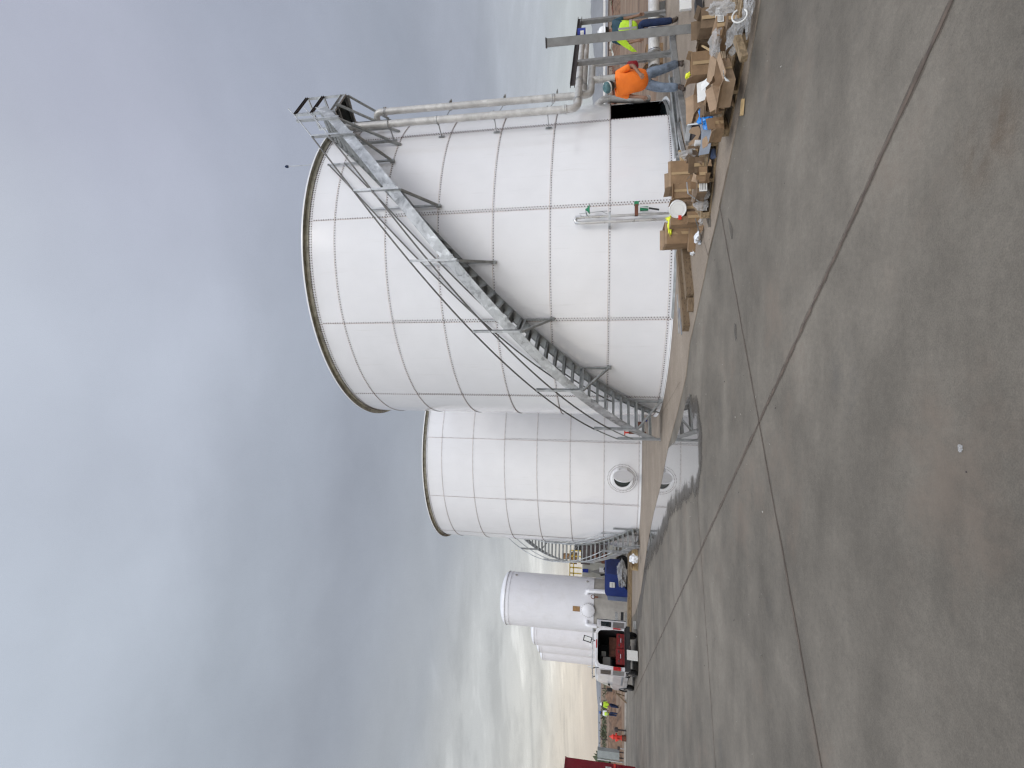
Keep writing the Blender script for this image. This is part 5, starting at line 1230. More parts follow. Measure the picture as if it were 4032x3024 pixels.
def carton(name, label, c, W_, D_, H_, rz, mt='card', flaps=(), lid=None, lab=None, tape=True, z=None, tilt=None, open_top=True, cat='carton', group=None):
    """hollow carton; flaps: (side, angle in degrees above horizontal, length factor)"""
    t = Thing(name, label, cat, c, rz, group)
    if tilt: t.e.rotation_euler = (R(tilt[0]), R(tilt[1]), rz)
    k = .006; m_ = MB(); x, y = W_/2, D_/2
    jit = lambda: random.uniform(-.008, .008)
    top = [Vector((sx_*x + jit(), sy_*y + jit(), H_ + jit()*.6)) for sx_, sy_ in ((-1, -1), (1, -1), (1, 1), (-1, 1))]
    bot = [Vector((sx_*x, sy_*y, 0)) for sx_, sy_ in ((-1, -1), (1, -1), (1, 1), (-1, 1))]
    for i in range(4):
        j = (i+1) % 4; mid0 = bot[i].lerp(bot[j], .5); mid1 = top[i].lerp(top[j], .5); nrm = (bot[j]-bot[i]).cross(Z).normalized()
        bulge = nrm*random.uniform(-.012, .012); mm = (mid0+mid1)/2 + bulge
        m_.add([bot[i], mid0, mm, (bot[i]+top[i])/2], [(0, 1, 2, 3)]); m_.add([mid0, bot[j], (bot[j]+top[j])/2, mm], [(0, 1, 2, 3)])
        m_.add([(bot[i]+top[i])/2, mm, mid1, top[i]], [(0, 1, 2, 3)]); m_.add([mm, (bot[j]+top[j])/2, top[j], mid1], [(0, 1, 2, 3)])
        q = [v - nrm*k for v in (bot[i], bot[j], top[j], top[i])]; m_.add(q, [(0, 1, 2, 3)])
    m_.add([v+Z*.004 for v in bot], [(0, 1, 2, 3)])
    if not open_top: m_.add(top, [(0, 1, 2, 3)])
    t.part('box_body', m_, mt, world=False)
    dirs = {'f': (0, 1), 'r': (1, 2), 'b': (2, 3), 'l': (3, 0)}
    for side, ang, ln in flaps:
        i, j = dirs[side]; a, b_ = top[i], top[j]; out = (b_-a).cross(Z).normalized(); u = out*math.cos(R(ang)) + Z*math.sin(R(ang))
        L1 = (D_ if side in 'fb' else W_)*.5*ln; m2 = MB(); up = out.cross((b_-a).normalized()); up = u.cross((b_-a).normalized())*.004
        a2 = a.lerp(b_, .015)+u*L1*random.uniform(.92, 1.05); b2 = a.lerp(b_, .985)+u*L1*random.uniform(.92, 1.05)
        m2.add([a+up, b_+up, b2+up, a2+up, a-up, b_-up, b2-up, a2-up], [(0, 1, 2, 3), (4, 5, 6, 7), (0, 1, 5, 4), (1, 2, 6, 5), (2, 3, 7, 6), (3, 0, 4, 7)])
        t.part('flap', m2, 'card2' if mt == 'card' and random.random() < .6 else mt, world=False)
    if tape: t.part('tape', MB().box((0, -y-.0085, H_*.5), (.05, .002, H_*.94)), 'tape', world=False)
    if lab:
        lx, lz, lw, lh, side = lab
        if side == 'f': bx = MB().box((lx, -y-.012, lz), (lw, .003, lh)); pr = lambda k: ((lx, -y-.0145, lz+lh*(.3-.2*k)), (lw*.75, .002, lh*.06))
        elif side == 'l': bx = MB().box((-x-.012, lx, lz), (.003, lw, lh)); pr = lambda k: ((-x-.0145, lx, lz+lh*(.3-.2*k)), (.002, lw*.75, lh*.06))
        else: bx = MB().box((lx, lz, H_+.010), (lw, lh, .003)); pr = lambda k: ((lx, lz+lh*(.3-.2*k), H_+.0125), (lw*.75, lh*.06, .002))
        lo = t.part('label', bx, 'label', world=False)
        m2 = MB()
        for k_ in range(4): a, d = pr(k_); m2.box(a, d)
        t.part('label_print', m2, 'ink', world=False, parent=lo)
    return t
def cart_px(label, x1, y0, y1, hpx, D_, rz, z=PZ, **k):
    """place by the pixel row the box stands on (x1), its left/right columns and its pixel height"""
    p = at(x1, (y0+y1)/2, z); dist = p.y*1.03; W_ = (y1-y0)*dist/FPX/max(.6, math.cos(rz)); H_ = hpx*dist/FPX
    nrm = Vector((-math.sin(rz), math.cos(rz), 0)); c = p + nrm*(D_/2)
    return carton('carton', label, (c.x, c.y, z), W_, D_, H_, rz, **k), c, W_, H_
PT = .147
c1, cc1, w1, h1 = cart_px('tall tan carton with a yellow scrap on top, behind the near pallet', 2807, 200, 284, 72, .24, -.05, flaps=(('l', 60, .5), ('f', 97, .18), ('r', 70, .4)))
bp_ = cc1 + Vector((-.12, .0, h1+.04)); blob('yellow_wrap', 'crumpled yellow film poking out of the tall tan carton', 'plastic film', bp_, (.045, .04, .035), 21, 'yellow', .5)
cx, cc, w_, h_ = cart_px('large open carton lying on the near pallet with a flap hanging to the front', 2884, 198, 338, 42, .32, .62, z=PT, mt='card2', flaps=(('f', -12, .5), ('r', 25, .5), ('b', 60, .6), ('l', 20, .5)))
cart_px('upright brown carton with a white label at the right edge of the pile', 2886, 54, 134, 56, .26, .12, z=PT, open_top=False, lab=(.08, .14, .09, .07, 'f'))
cart_px('tall brown carton behind the upright labelled one at the right', 2832, 28, 98, 62, .30, -.1, z=.02, mt='card3', flaps=(('b', 80, .6), ('r', 50, .5)))
cart_px('open topped carton leaning behind the clear bag', 2806, 120, 168, 46, .25, .3, mt='card3', flaps=(('f', 60, .5), ('l', 40, .4)))
cart_px('long open carton with a raised white lid beside the near pallet', 2797, 303, 425, 46, .30, .25, mt='card2', flaps=(('b', 60, .9), ('l', 30, .5)))
p = at(2762, 360, .17); solid('white_card', MB().box(p, (.36, .13, .006), Matrix.Rotation(.25, 3, 'Z') @ Matrix.Rotation(R(66), 3, 'X')), 'label', 'large white card standing up in the long open carton', 'card', p)
p = at(2782, 325, .15); solid('printed_card', MB().box(p, (.16, .20, .006), Matrix.Rotation(.4, 3, 'Z') @ Matrix.Rotation(R(38), 3, 'X')), 'label', 'white printed card with a grey square, beside the white lid', 'card', p)
p2_ = p + Vector((.0, -.03, .02)); 
cart_px('small brown carton lying flat between the near pallet and the white lid', 2855, 342, 392, 40, .22, .4, z=PT, flaps=(('r', 20, .5),), mt='card')
cart_px('narrow tan carton standing in the gap left of the lying carton', 2838, 385, 432, 46, .2, -.2, z=PT, mt='card3', flaps=(('f', 30, .6), ('b', 60, .6)))
cart_px('open carton with torn upright flap at the left end of the near pallet', 2850, 455, 508, 30, .22, .35, z=PT, mt='card', flaps=(('f', 95, .9), ('l', 60, .6)))
cart_px('small orange brown carton beside the blue film', 2808, 420, 447, 44, .18, 0, z=PZ, mt='card', flaps=(('b', 70, .5),))
cart_px('square brown carton with a small white label, left of the grey panel', 2750, 573, 613, 36, .22, .1, z=PT+.02, open_top=False, lab=(0, .09, .06, .08, 'f'), mt='card3')
cart_px('wide torn carton with a white sheet on top, against the tank', 2722, 632, 728, 72, .42, .12, mt='card', flaps=(('f', 100, .25), ('l', 85, .4), ('b', 75, .35)))
cart_px('brown carton left of the wide torn carton with its side flap folded out', 2724, 722, 775, 64, .32, .1, mt='card', flaps=(('f', 30, .35), ('l', 60, .5)))
cart_px('small carton with a dark open end in front of the torn cartons', 2722, 738, 788, 42, .24, -.15, mt='card2', flaps=(('r', 15, .7), ('l', 35, .6)))
cart_px('flat dark carton with a big printed label on the middle pallet', 2782, 706, 758, 32, .40, .1, z=PT, open_top=False, lab=(0, .05, .17, .11, 'f'), mt='card3')
cart_px('opened brown carton with upright flaps in the middle of the pile', 2775, 622, 672, 38, .34, -.25, z=PT, mt='card3', flaps=(('r', 60, .9), ('f', 75, .5), ('l', 40, .6)))
cart_px('crushed tan carton with a pale edge, front of the middle pallet', 2785, 655, 712, 28, .22, .15, z=PT, mt='card', flaps=(('b', 100, .9),))
cart_px('squat brown carton behind the white bucket', 2752, 795, 835, 46, .24, 0, z=PZ, open_top=False, mt='card3')
cart_px('squat tan carton left of the bucket stack', 2755, 832, 872, 42, .24, .1, z=PZ, open_top=False, mt='card')
cart_px('small carton with an orange sticker beside the bucket', 2752, 848, 880, 98, .2, .05, z=PZ, open_top=False, mt='card', tape=False)
cart_px('large plain carton at the left end with a yellow film draped over it', 2726, 876, 954, 90, .36, .05, mt='card', flaps=(('f', 97, .22), ('l', 88, .22), ('b', 80, .5), ('r', 85, .2)))
p = at(2700, 864, .26) ; st_ = GY(2677, 856, at(2752, 864).y - .02)
solid('orange_sticker', MB().box(st_, (.075, .004, .055)), 'red_b', 'orange red sticker on the small carton beside the bucket', 'sticker', st_)
yp = GY(2638, 886, at(2726, 915).y - .02)
blob('yellow_film', 'bright yellow film draped over the large plain carton', 'plastic film', yp, (.15, .04, .035), 31, 'yellow', .6, 2.5, rz=.1)
blob('yellow_film', 'piece of yellow film hanging down beside the orange sticker carton', 'plastic film', GY(2640, 862, at(2726, 915).y + .05), (.035, .04, .075), 33, 'yellow', .5, 2.5)

# white bucket on its side on top of the cartons, mouth towards the camera and left
bc_ = GY(2668, 822, at(2752, 830).y - .0); axb = Vector((-.42, -.86, .08)).normalized()
t = Thing('bucket', 'white plastic bucket lying on its side with its lid towards the camera', 'bucket', bc_)
t.part('bucket_wall', MB().lathe([(.001, -.30), (.120, -.30), (.128, -.02), (.145, -.02), (.145, .0), (.135, .0), (.135, .022), (.147, .022), (.147, .045), (.138, .045), (.138, .062), (.149, .062), (.149, .08), (.138, .086), (.130, .078), (.001, .078)], bc_, 36, axis=axb), 'plastic_w', smooth=True)
t.part('lid_mould_line', MB().lathe([(.085, .0795), (.088, .0835), (.091, .0795)], bc_, 30, axis=axb), 'label', smooth=True)
t.part('bail_handle', MB().tube([bc_+axb*.03+Vector((-.147, .06, 0))] + [bc_+axb*.0+Vector((-.15*math.cos(R(a)), .05, -.15*math.sin(R(a)))) for a in range(10, 171, 20)], .004, 6), 'galv_d', smooth=True)

# grey panel, metal tray, round cardboard
def plate_px(name, label, cat, pxs, depths, mt, thick=.008):
    P = [GY(x, y, d) for (x, y), d in zip(pxs, depths)]; n = (P[1]-P[0]).cross(P[2]-P[0]).normalized()*thick; K = len(P)
    m_ = MB().add(P+[p+n for p in P], [(i, (i+1) % K, K+(i+1) % K, K+i) for i in range(K)])
    c = sum(P, Vector())/K; nn2 = n.normalized(); q = nn2.to_track_quat('Z', 'Y').inverted()
    for tr in tessellate_polygon([[q @ (p-c) for p in P]]): m_.add([P[i] for i in tr], [(0, 1, 2)]); m_.add([P[i]+n for i in tr], [(0, 1, 2)])
    return solid(name, m_, mt, label, cat, c)
def w44(x, y): return (2550+x/4.74, 400+y/4.74)
D0 = at(2810, 550, .1).y
plate_px('sheet_metal_offcut', 'bent blue grey sheet panel lying across the pile', 'panel', [w44(970, 425), w44(1165, 425), w44(1185, 520), w44(1195, 660), w44(1165, 860), w44(1140, 970), w44(945, 1008), w44(985, 820), w44(995, 680), w44(1000, 560)], [D0+.22, D0-.05, D0-.03, D0, D0, D0, D0+.22, D0+.25, D0+.25, D0+.25], 'duct')
t = Thing('metal_tray', 'upright grey metal tray frame behind the blue grey panel', 'tray', GY(*w44(900, 600), D0+.5))
fr_ = [GY(*w44(730, 740), D0+.55), GY(*w44(778, 432), D0+.55), GY(*w44(1180, 385), D0+.30), GY(*w44(1160, 440), D0+.25)]
for a, b_ in zip(fr_[:2], fr_[1:3]): t.part('tray_rim', MB().beam(a, b_, .02, .07), 'galv')
bk = [GY(*w44(735, 735), D0+.60), GY(*w44(785, 437), D0+.60), GY(*w44(1170, 395), D0+.45), GY(*w44(1000, 700), D0+.45)]
m_ = MB().add(bk, [(0, 1, 2, 3)]); t.part('tray_back', m_, 'dark_steel')
plate_px('curved_card', 'curved brown cardboard arc standing in the metal tray', 'cardboard', [w44(775, 540), w44(830, 480), w44(950, 460), w44(985, 520), w44(985, 600), w44(940, 700), w44(860, 780), w44(775, 830), w44(760, 780), w44(850, 700), w44(910, 620), w44(780, 585)], [D0+.40]*12, 'card2')
p = GY(*w44(960, 770), D0+.35); solid('white_cup', MB().lathe([(.001, 0), (.035, 0), (.045, .11), (.001, .11)], p-Z*.05, 14), 'plastic_w', 'small pale cup beside the grey panel', 'cup', p, smooth=True)
p = GY(*w44(730, 980), D0+.8); blob('clear_bag', 'narrow clear bag between the labelled carton and the torn carton', 'plastic bag', p, (.05, .05, .14), 44, 'bag', .5)
p = GY(*w44(500, 1180), at(2722, 680).y+.15); blob('white_sheet', 'grey white sheet poking from the wide torn carton', 'sheet', p, (.10, .06, .03), 45, 'rag', .4)
p = at(2821, 605, .02)+Z*.045; solid('grey_can', MB().lathe([(.001, -.06), (.04, -.06), (.04, .06), (.001, .06)], p, 14, axis=(1, .2, 0)), 'blue_pale', 'small pale blue can on the pad in front of the middle pallet', 'can', p, smooth=True)
p = GY(2783, 465, at(2812, 465, .1).y); blob('blue_film', 'crumpled bright blue plastic film on top of the pile', 'plastic film', p, (.13, .09, .10), 51, 'blue_bag', .55, 2.0)

# clear bags and white things at the right edge
def bagpx(label, x, y, z, size, seed, rz=0, mt='bag', cat='plastic bag', cr=.45):
    p = at(x, y, z); blob('plastic_bag', label, cat, p, size, seed, mt, cr, 2.1, rz=rz)
bagpx('clear bag hanging over the front of the near pallet', 2893, 140, .20, (.15, .06, .08), 61, -.9)
bagpx('clear bag draped on the brown carton near the grey post', 2820, 165, .32, (.13, .05, .06), 62, -.7)
bagpx('upright clear bag at the top of the right hand pile', 2843, 30, .38, (.06, .06, .14), 63)
bagpx('big loose clear sheet spilling off the right edge of the pile', 2945, 40, .10, (.19, .10, .05), 64, -.4)
hp = at(2912, 62, .2); solid('white_hoop', MB().tube([hp + Vector((.072*math.cos(R(a)), .02*math.sin(R(a)), .072*math.sin(R(a)))) for a in range(20, 330, 15)], .009, 8), 'plastic_w', 'white plastic hoop standing in the right hand pile', 'hoop', hp, smooth=True)
cart_px('round backed brown carton behind the white hoop', 2920, 46, 88, 46, .2, .2, z=.1, open_top=False, mt='card3')
yy = GY(2814, 112, 8.2); blob('yellow_tape', 'yellow tape scrap at the foot of the tall grey post', 'tape', yy, (.09, .05, .05), 66, 'yel_tape', .5)
wl = GY(2826, 75, 7.6); solid('white_tube_lamp', MB().box(wl, (.34, .05, .05), R(10)), 'plastic_w', 'long white box lying on top of the upright labelled carton', 'box', wl)
p = at(2722, 12, .02); solid('white_board', MB().box(p+Vector((.35, .1, .1)), (.9, .05, .22), R(8)), 'plastic_w', 'white board lying on the pad at the right edge behind the pile', 'board', p)
p = at(2762, 22, .05); solid('black_case', MB().box(p+Z*.05, (.30, .16, .10), R(14)), 'black', 'black case in front of the white board at the right edge', 'case', p)
p = at(2706, 15, .01); bar('white_lath', 'thin white lath on the pad at the far right', [p, p+Vector((.6, .25, 0))], .06, .02, 'plastic_w', 'lath')
# scrap sticks
def stick(label, a, b_, w, mt, nm='stick', cat='stick'): bar(nm, label, [a, b_], w, w, mt, cat)
stick('broken stick standing between the bag and the tall carton', at(2765, 180, .2), at(2800, 200, .3), .02, 'wood_l')
stick('short pale batten in front of the near pallet', at(2925, 390, .03), at(2920, 455, .03), .035, 'wood_l', 'batten', 'batten')
stick('leaning rough plank at the front of the near pallet', at(2902, 150, .2), at(2930, 232, .16), .07, 'wood', 'plank', 'plank')
stick('grey rod bent over the brown cartons, upper part', at(2704, 718, .40), at(2709, 762, .40), .014, 'galv', 'metal rod', 'rod')
stick('grey rod lying across the middle pallet, lower part', at(2710, 762, .39), at(2750, 792, .22), .014, 'galv', 'metal rod', 'rod')
stick('thin dark rod leaning from the bucket down to the white rag', at(2738, 862, .2), at(2760, 930, .03), .014, 'grey_paint', 'metal rod', 'rod')
for k, (x, y, s, lab) in enumerate(((2768, 762, (.09, .05, .10), 'upper clear shrink wrapped pack at the end of the middle pallet'), (2762, 805, (.10, .05, .10), 'lower shrink wrapped pack touching the bucket stack'))):
    p = at(x, y, .16); blob('wrapped_pack', lab, 'wrapped pack', p, s, 70+k, 'bag', .25, 2.6)
blob('white_rag', 'white rag draped over the end of the long dark carton', 'rag', at(2742, 935, .10), (.07, .12, .03), 75, 'rag', .5); blob('white_rag', 'thin twisted white rag on the concrete near the long carton', 'rag', at(2754, 955, .03), (.09, .03, .02), 76, 'rag', .5, rz=1.2)
blob('white_rag', 'small wad of white paper at the tip of the long carton', 'rag', at(2727, 990, .05), (.06, .05, .04), 77, 'rag', .5)
blob('clear_wrap', 'small clear wad beside the long carton', 'plastic film', at(2762, 870, .03), (.04, .04, .04), 78, 'bag', .5)
# long narrow carton and railway timbers
a_ = at(2750, 872, 0); b_ = at(2740, 992, 0); d_ = (b_-a_).normalized(); rzz = math.atan2(d_.y, d_.x)
c_l = (a_+b_)/2 + Vector((-d_.y, d_.x, 0))*-.09; carton('carton', 'long narrow dark carton lying on the pad at the left end of the pile', (c_l.x, c_l.y, PZ), (b_-a_).length, .17, .12, rzz, mt='card', open_top=False, tape=False)
def timber(label, p0, p1, w, h, z=PZ):
    p0, p1 = Vector(p0), Vector(p1); p0.z = p1.z = z+h/2; m_ = MB(); N = 10; d = (p1-p0).normalized(); s = Vector((-d.y, d.x, 0)); rg = []
    for i in range(N+1):
        p = p0.lerp(p1, i/N); j = lambda q: .008*noise.noise(Vector((i*.9, q, 1)))
        rg.append([p + s*(-w/2+j(1)) - Z*(h/2), p + s*(w/2+j(2)) - Z*(h/2), p + s*(w/2+j(3)) + Z*(h/2+j(4)), p - s*(w/2+j(5)) + Z*(h/2+j(6))])
    for i in range(N):
        for k in range(4): m_.add([rg[i][k], rg[i][(k+1) % 4], rg[i+1][(k+1) % 4], rg[i+1][k]], [(0, 1, 2, 3)])
    m_.add(rg[0], [(0, 1, 2, 3)]); m_.add(rg[-1], [(3, 2, 1, 0)])
    solid('timber', m_, 'wood2', label, 'timber', p0)
tA0, tA1 = at(2709, 954), at(2733, 1180); off = Vector((.06, .09, 0))
timber('front rough timber lying on the pad left of the pile', tA0+off, tA1+off, .19, .13)
timber('dark stub of timber at the end of the front rough timber', at(2733, 1183)+off, at(2732, 1237)+off, .15, .10)
timber('rear rough timber reaching farther left along the pad', at(2690, 1000)+off*1.6, at(2717, 1303)+off, .20, .12)
bar('metal_strip', 'thin bright metal strip on the pad behind the rough timbers', [at(2666, 1160, .02), at(2674, 1312, .02)], .04, .02, 'galv', 'metal strip')
bar('metal_strip', 'dull metal strip beside the bright one behind the timbers', [at(2674, 1215, .02), at(2684, 1316, .02)], .05, .02, 'duct', 'metal strip')
p = at(2612, 300, 0); q = GY(2510, 245, 15.8)
carton('carton', 'tan carton standing on the dirt behind the man in orange', (9.75, 15.6, .0), .62, .5, .50, .1, mt='card', flaps=(('l', 40, .4),))

rs_ = random.Random(12)
scr = [(2895, 400, PZ), (2868, 300, .30), (2850, 430, .16), (2832, 500, .16), (2826, 545, .17), (2806, 640, .17), (2796, 700, .17), (2792, 780, .02), (2769, 900, .02), (2862, 120, .30), (2905, 110, .16), (2880, 205, .42), (2790, 400, .30), (2775, 470, .3), (2840, 250, .2), (2815, 318, .3), (2785, 560, .3), (2765, 640, .3), (2745, 700, .42), (2745, 600, .3)]
words = ['torn', 'bent', 'curled', 'small', 'creased']
spots_ = ['in front of the near pallet', 'on the large lying carton', 'left of the lying carton', 'on the left end of the near pallet', 'by the grey panel foot', 'on the edge of the middle pallet', 'below the printed label', 'beside the wrapped packs', 'by the dark rod', 'near the labelled upright carton', 'beside the near clear bag', 'behind the lying carton', 'beside the white card', 'beside the blue film', 'beside the tall tan carton', 'under the printed card', 'in front of the metal tray', 'by the opened brown carton', 'under the wide torn carton', 'behind the blue grey panel']
for k, (px, py, z) in enumerate(scr):
    p = at(px, py, z); w_, l_ = rs_.uniform(.05, .10), rs_.uniform(.09, .20); rot_ = (Matrix.Rotation(rs_.uniform(0, 6), 3, 'Z') @ Matrix.Rotation(R(rs_.uniform(8, 75)), 3, 'X'))
    m_ = MB().sheet(lambda u, v: rot_ @ Vector(((u-.5)*l_, (v-.5)*w_, .02*math.sin(u*3+k)*math.cos(v*2.2))), 5, 3); n0 = len(m_.v)
    vs2 = [v + rot_ @ Vector((0, 0, .004)) for v in m_.v]; fs2 = [list(f) for f in m_.f]; m_.add(vs2, fs2)
    mt_ = rs_.choice(['card', 'card2', 'card3', 'card3', 'label', 'card'])
    o = solid('paper_scrap' if mt_ == 'label' else 'cardboard_scrap', MB().add([v+p+Vector((0, 0, .03)) for v in m_.v], m_.f), mt_, f"{words[k % 5]} {'white paper' if mt_ == 'label' else 'cardboard'} scrap {spots_[k]}", 'scrap', p, 'scraps lying in the carton pile')

# ================================================================== PEOPLE
def skin_mesh(nodes, edges, root, sub=2):
    """nodes: name -> (position, radius); grows one smooth surface over the joints"""
    names = list(nodes); idx = {n: i for i, n in enumerate(names)}
    me = bpy.data.meshes.new('tmp'); me.from_pydata([Vector(nodes[n][0]) for n in names], [(idx[a], idx[b]) for a, b in edges], [])
    o = bpy.data.objects.new('tmp', me); COL.objects.link(o)
    md = o.modifiers.new('skin', 'SKIN'); md.use_smooth_shade = True
    if not me.skin_vertices: me.attributes
    sv = me.skin_vertices[0].data
    for n in names:
        r_ = nodes[n][1]; sv[idx[n]].radius = r_ if isinstance(r_, tuple) else (r_, r_); sv[idx[n]].use_root = (n == root)
    o.modifiers.new('sub', 'SUBSURF').levels = sub; o.modifiers['sub'].render_levels = sub
    dg = bpy.context.evaluated_depsgraph_get(); dg.update()
    res = bpy.data.meshes.new_from_object(o.evaluated_get(dg)); bpy.data.objects.remove(o)
    res.polygons.foreach_set('use_smooth', [True]*len(res.polygons)); return res
def mp_(nm, me, mt, parent): 
    me.name = nm; me.materials.clear(); me.materials.append(M[mt]); o = link(nm, me); o.parent = parent; return o
def person(label, loc, rz, J, scale=1.0, shirt='orange_shirt', legs='jeans', hat='hard', hatm='hat_white', vest=None, sleeve=.5, group=None, fat=1.0, loose=.0, detail=True, hemd=.08):
    """J: joint positions in local space, facing -Y; x is the person's left when positive"""
    t = Thing('person', label, 'person', loc, rz, group); t.e.scale = (scale,)*3
    V = {k: Vector(v) for k, v in J.items() if not k.startswith('gnd')}
    N = {'pelvis': (V['pelvis'], .125*fat), 'belly': (V['pelvis'].lerp(V['chest'], .5), .125*fat), 'chest': (V['chest'], .135*fat), 'neck0': (V['neck'], .062), 'neck1': (V['neck'].lerp(V['head'], .45), .052),
         'skull': (V['head'], .082), 'crown': (V['head']+(V['head']-V['neck']).normalized()*.085, .070)}
    E_ = [('pelvis', 'belly'), ('belly', 'chest'), ('chest', 'neck0'), ('neck0', 'neck1'), ('neck1', 'skull'), ('skull', 'crown')]
    fw = V['face'].normalized()
    N['jaw'] = (V['head']-(V['head']-V['neck']).normalized()*.055+fw*.045, .045); E_.append(('skull', 'jaw'))
    N['nose'] = (V['head']+fw*.098-Vector((0, 0, .012)), .013); E_.append(('skull', 'nose'))
    sd = fw.cross(Vector((0, 0, 1))).normalized()
    for q, s in (('earL', 1), ('earR', -1)): N[q] = (V['head']+sd*(.086*s)-Vector((0, 0, .01)), .018); E_.append(('skull', q))
    shirtN = {'hem': (V['pelvis']-Vector((0, 0, hemd)), (.152+loose)*fat), 'waist': (V['pelvis'].lerp(V['chest'], .45), (.150+loose)*fat), 'chest': (V['chest'], (.155+loose*.6)*fat), 'collar': (V['neck']-Vector((0, 0, .03)), .085)}
    shirtE = [('hem', 'waist'), ('waist', 'chest'), ('chest', 'collar')]
    for s, q in (('L', 1), ('R', -1)):
        sh, elb, wr, hip, kn, an = (V[k+s] for k in ('sho', 'elb', 'wri', 'hip', 'kne', 'ank'))
        N.update({'sh'+s: (sh, .060), 'el'+s: (elb, .043), 'wr'+s: (wr, .028), 'hi'+s: (hip, .085), 'kn'+s: (kn, .058), 'an'+s: (an, .042)})
        d = (wr-elb).normalized(); palm = wr+d*.055; N['pa'+s] = (palm, .033)
        E_ += [('chest', 'sh'+s), ('sh'+s, 'el'+s), ('el'+s, 'wr'+s), ('wr'+s, 'pa'+s), ('pelvis', 'hi'+s), ('hi'+s, 'kn'+s), ('kn'+s, 'an'+s)]
        if detail:
            a = d.cross(fw).normalized(); a = a if a.length else Vector((1, 0, 0)); curl = fw*.3 - Vector((0, 0, .0))
            for i, (ox, ln) in enumerate(((-.030, .060), (-.010, .072), (.010, .068), (.029, .052))):
                k0 = palm + a*ox + d*.035; k1 = k0 + (d+curl*.4).normalized()*ln*.55; k2 = k1 + (d+curl*1.8).normalized()*ln*.5
                N[f'f{i}a'+s] = (k0, .010); N[f'f{i}b'+s] = (k1, .009); N[f'f{i}c'+s] = (k2, .0075); E_ += [('pa'+s, f'f{i}a'+s), (f'f{i}a'+s, f'f{i}b'+s), (f'f{i}b'+s, f'f{i}c'+s)]
            th0 = palm - a*.034*q - d*.01 + fw*.015; N['tha'+s] = (th0, .012); N['thb'+s] = (th0 - a*.018*q + d*.04 + fw*.015, .009); E_ += [('pa'+s, 'tha'+s), ('tha'+s, 'thb'+s)]
        shirtN['s'+s] = (sh, .078*fat); shirtE.append(('chest', 's'+s)); 
        se = sh.lerp(elb, min(1, sleeve*1.0)); shirtN['m'+s] = (sh.lerp(se, .6), .073); shirtN['e'+s] = (se, .070); shirtE += [('s'+s, 'm'+s), ('m'+s, 'e'+s)]
        if sleeve > 1: shirtN['w'+s] = (elb.lerp(wr, sleeve-1), .045); shirtN['e'+s] = (elb, .055); shirtE.append(('e'+s, 'w'+s))
    body = mp_('body', skin_mesh(N, E_, 'pelvis'), 'skin', t.e)
    lN = {'top': (V['pelvis']+Vector((0, 0, .03)), .138*fat), 'crotch': (V['pelvis']-Vector((0, 0, .06)), .12*fat)}; lE = [('top', 'crotch')]
    for s in 'LR':
        fl_ = fat**.8; lN.update({'h'+s: (V['hip'+s]-Vector((0, 0, .04)), .102*fl_), 'k'+s: (V['kne'+s], .082*fl_), 'c'+s: (V['kne'+s].lerp(V['ank'+s], .5), .078*fl_), 'a'+s: (V['ank'+s]+Vector((0, 0, .01)), .074*fl_)}); lE += [('crotch', 'h'+s), ('h'+s, 'k'+s), ('k'+s, 'c'+s), ('c'+s, 'a'+s)]
    mp_('trousers', skin_mesh(lN, lE, 'top'), legs, t.e)
    mp_('shirt', skin_mesh(shirtN, shirtE, 'hem'), shirt, t.e)
    for s in 'LR':
        a = V['ank'+s]; fd = V['toe'+s].normalized()
        bN = {'a': (a+Vector((0, 0, .03)), .056), 'h': (a-Vector((0, 0, a.z-.055-J['gnd'+s])) if False else Vector((a.x, a.y, J['gnd'+s]+.055))-fd*.03, .052), 'm': (Vector((a.x, a.y, J['gnd'+s]+.045))+fd*.09, .046), 't': (Vector((a.x, a.y, J['gnd'+s]+.040))+fd*.17, .038)}
        mp_('boot', skin_mesh(bN, [('a', 'h'), ('h', 'm'), ('m', 't')], 'h'), 'boot', t.e)
    hc = V['head']; up = (V['head']-V['neck']).normalized()
    for s in (-1, 1): t.part('eye', MB().lathe([(.001, 0), (.008, .001), (.001, .005)], hc+fw*.080+sd*(.030*s)+Vector((0, 0, .012)), 8, axis=fw), 'eye', world=False)
    t.part('mouth', MB().box(hc+fw*.086-Vector((0, 0, .050)), (.045, .012, .010), math.atan2(fw.x, -fw.y)), 'eye', world=False)
    hr = MB().lathe([(.090, -.055), (.098, -.01), (.099, .03), (.088, .075), (.05, .105), (.001, .112)], hc-fw*.014, 20, axis=up); t.part('hair', hr, 'hair', world=False, smooth=True)
    if hat == 'hard':
        h = MB().lathe([(.150, .028), (.152, .036), (.120, .044), (.122, .07), (.112, .12), (.082, .155), (.04, .172), (.001, .176)], hc+up*.0, 24, axis=up)
        o = t.part('hard_hat', h, hatm, world=False, smooth=True, ang=50)
        rb_ = MB().beam(hc+up*.178-fw*.09, hc+up*.182+fw*.07, .03, .012, up=up); t.part('hat_ridge', rb_, hatm, world=False, parent=o)
    else:
        h = MB().lathe([(.104, .012), (.112, .05), (.108, .09), (.075, .128), (.03, .14), (.001, .142)], hc-fw*.008, 20, axis=up); o = t.part('cap', h, hatm, world=False, smooth=True)
    if vest:
        vN = {k: (v[0], v[1]+.022) for k, v in shirtN.items() if k in ('hem', 'waist', 'chest')}
        vN['collar'] = (V['neck']-Vector((0, 0, .05)), .075)
        for s in 'LR': vN['s'+s] = (V['sho'+s].lerp(V['chest'], .22)+Vector((0, 0, .012)), .098*fat)
        vo = mp_('vest', skin_mesh(vN, [('hem', 'waist'), ('waist', 'chest'), ('chest', 'collar'), ('chest', 'sL'), ('chest', 'sR')], 'hem'), vest, t.e)
        bd_ = V['pelvis'].lerp(V['chest'], .35); rr = (.152+loose)*fat*1.0+.028
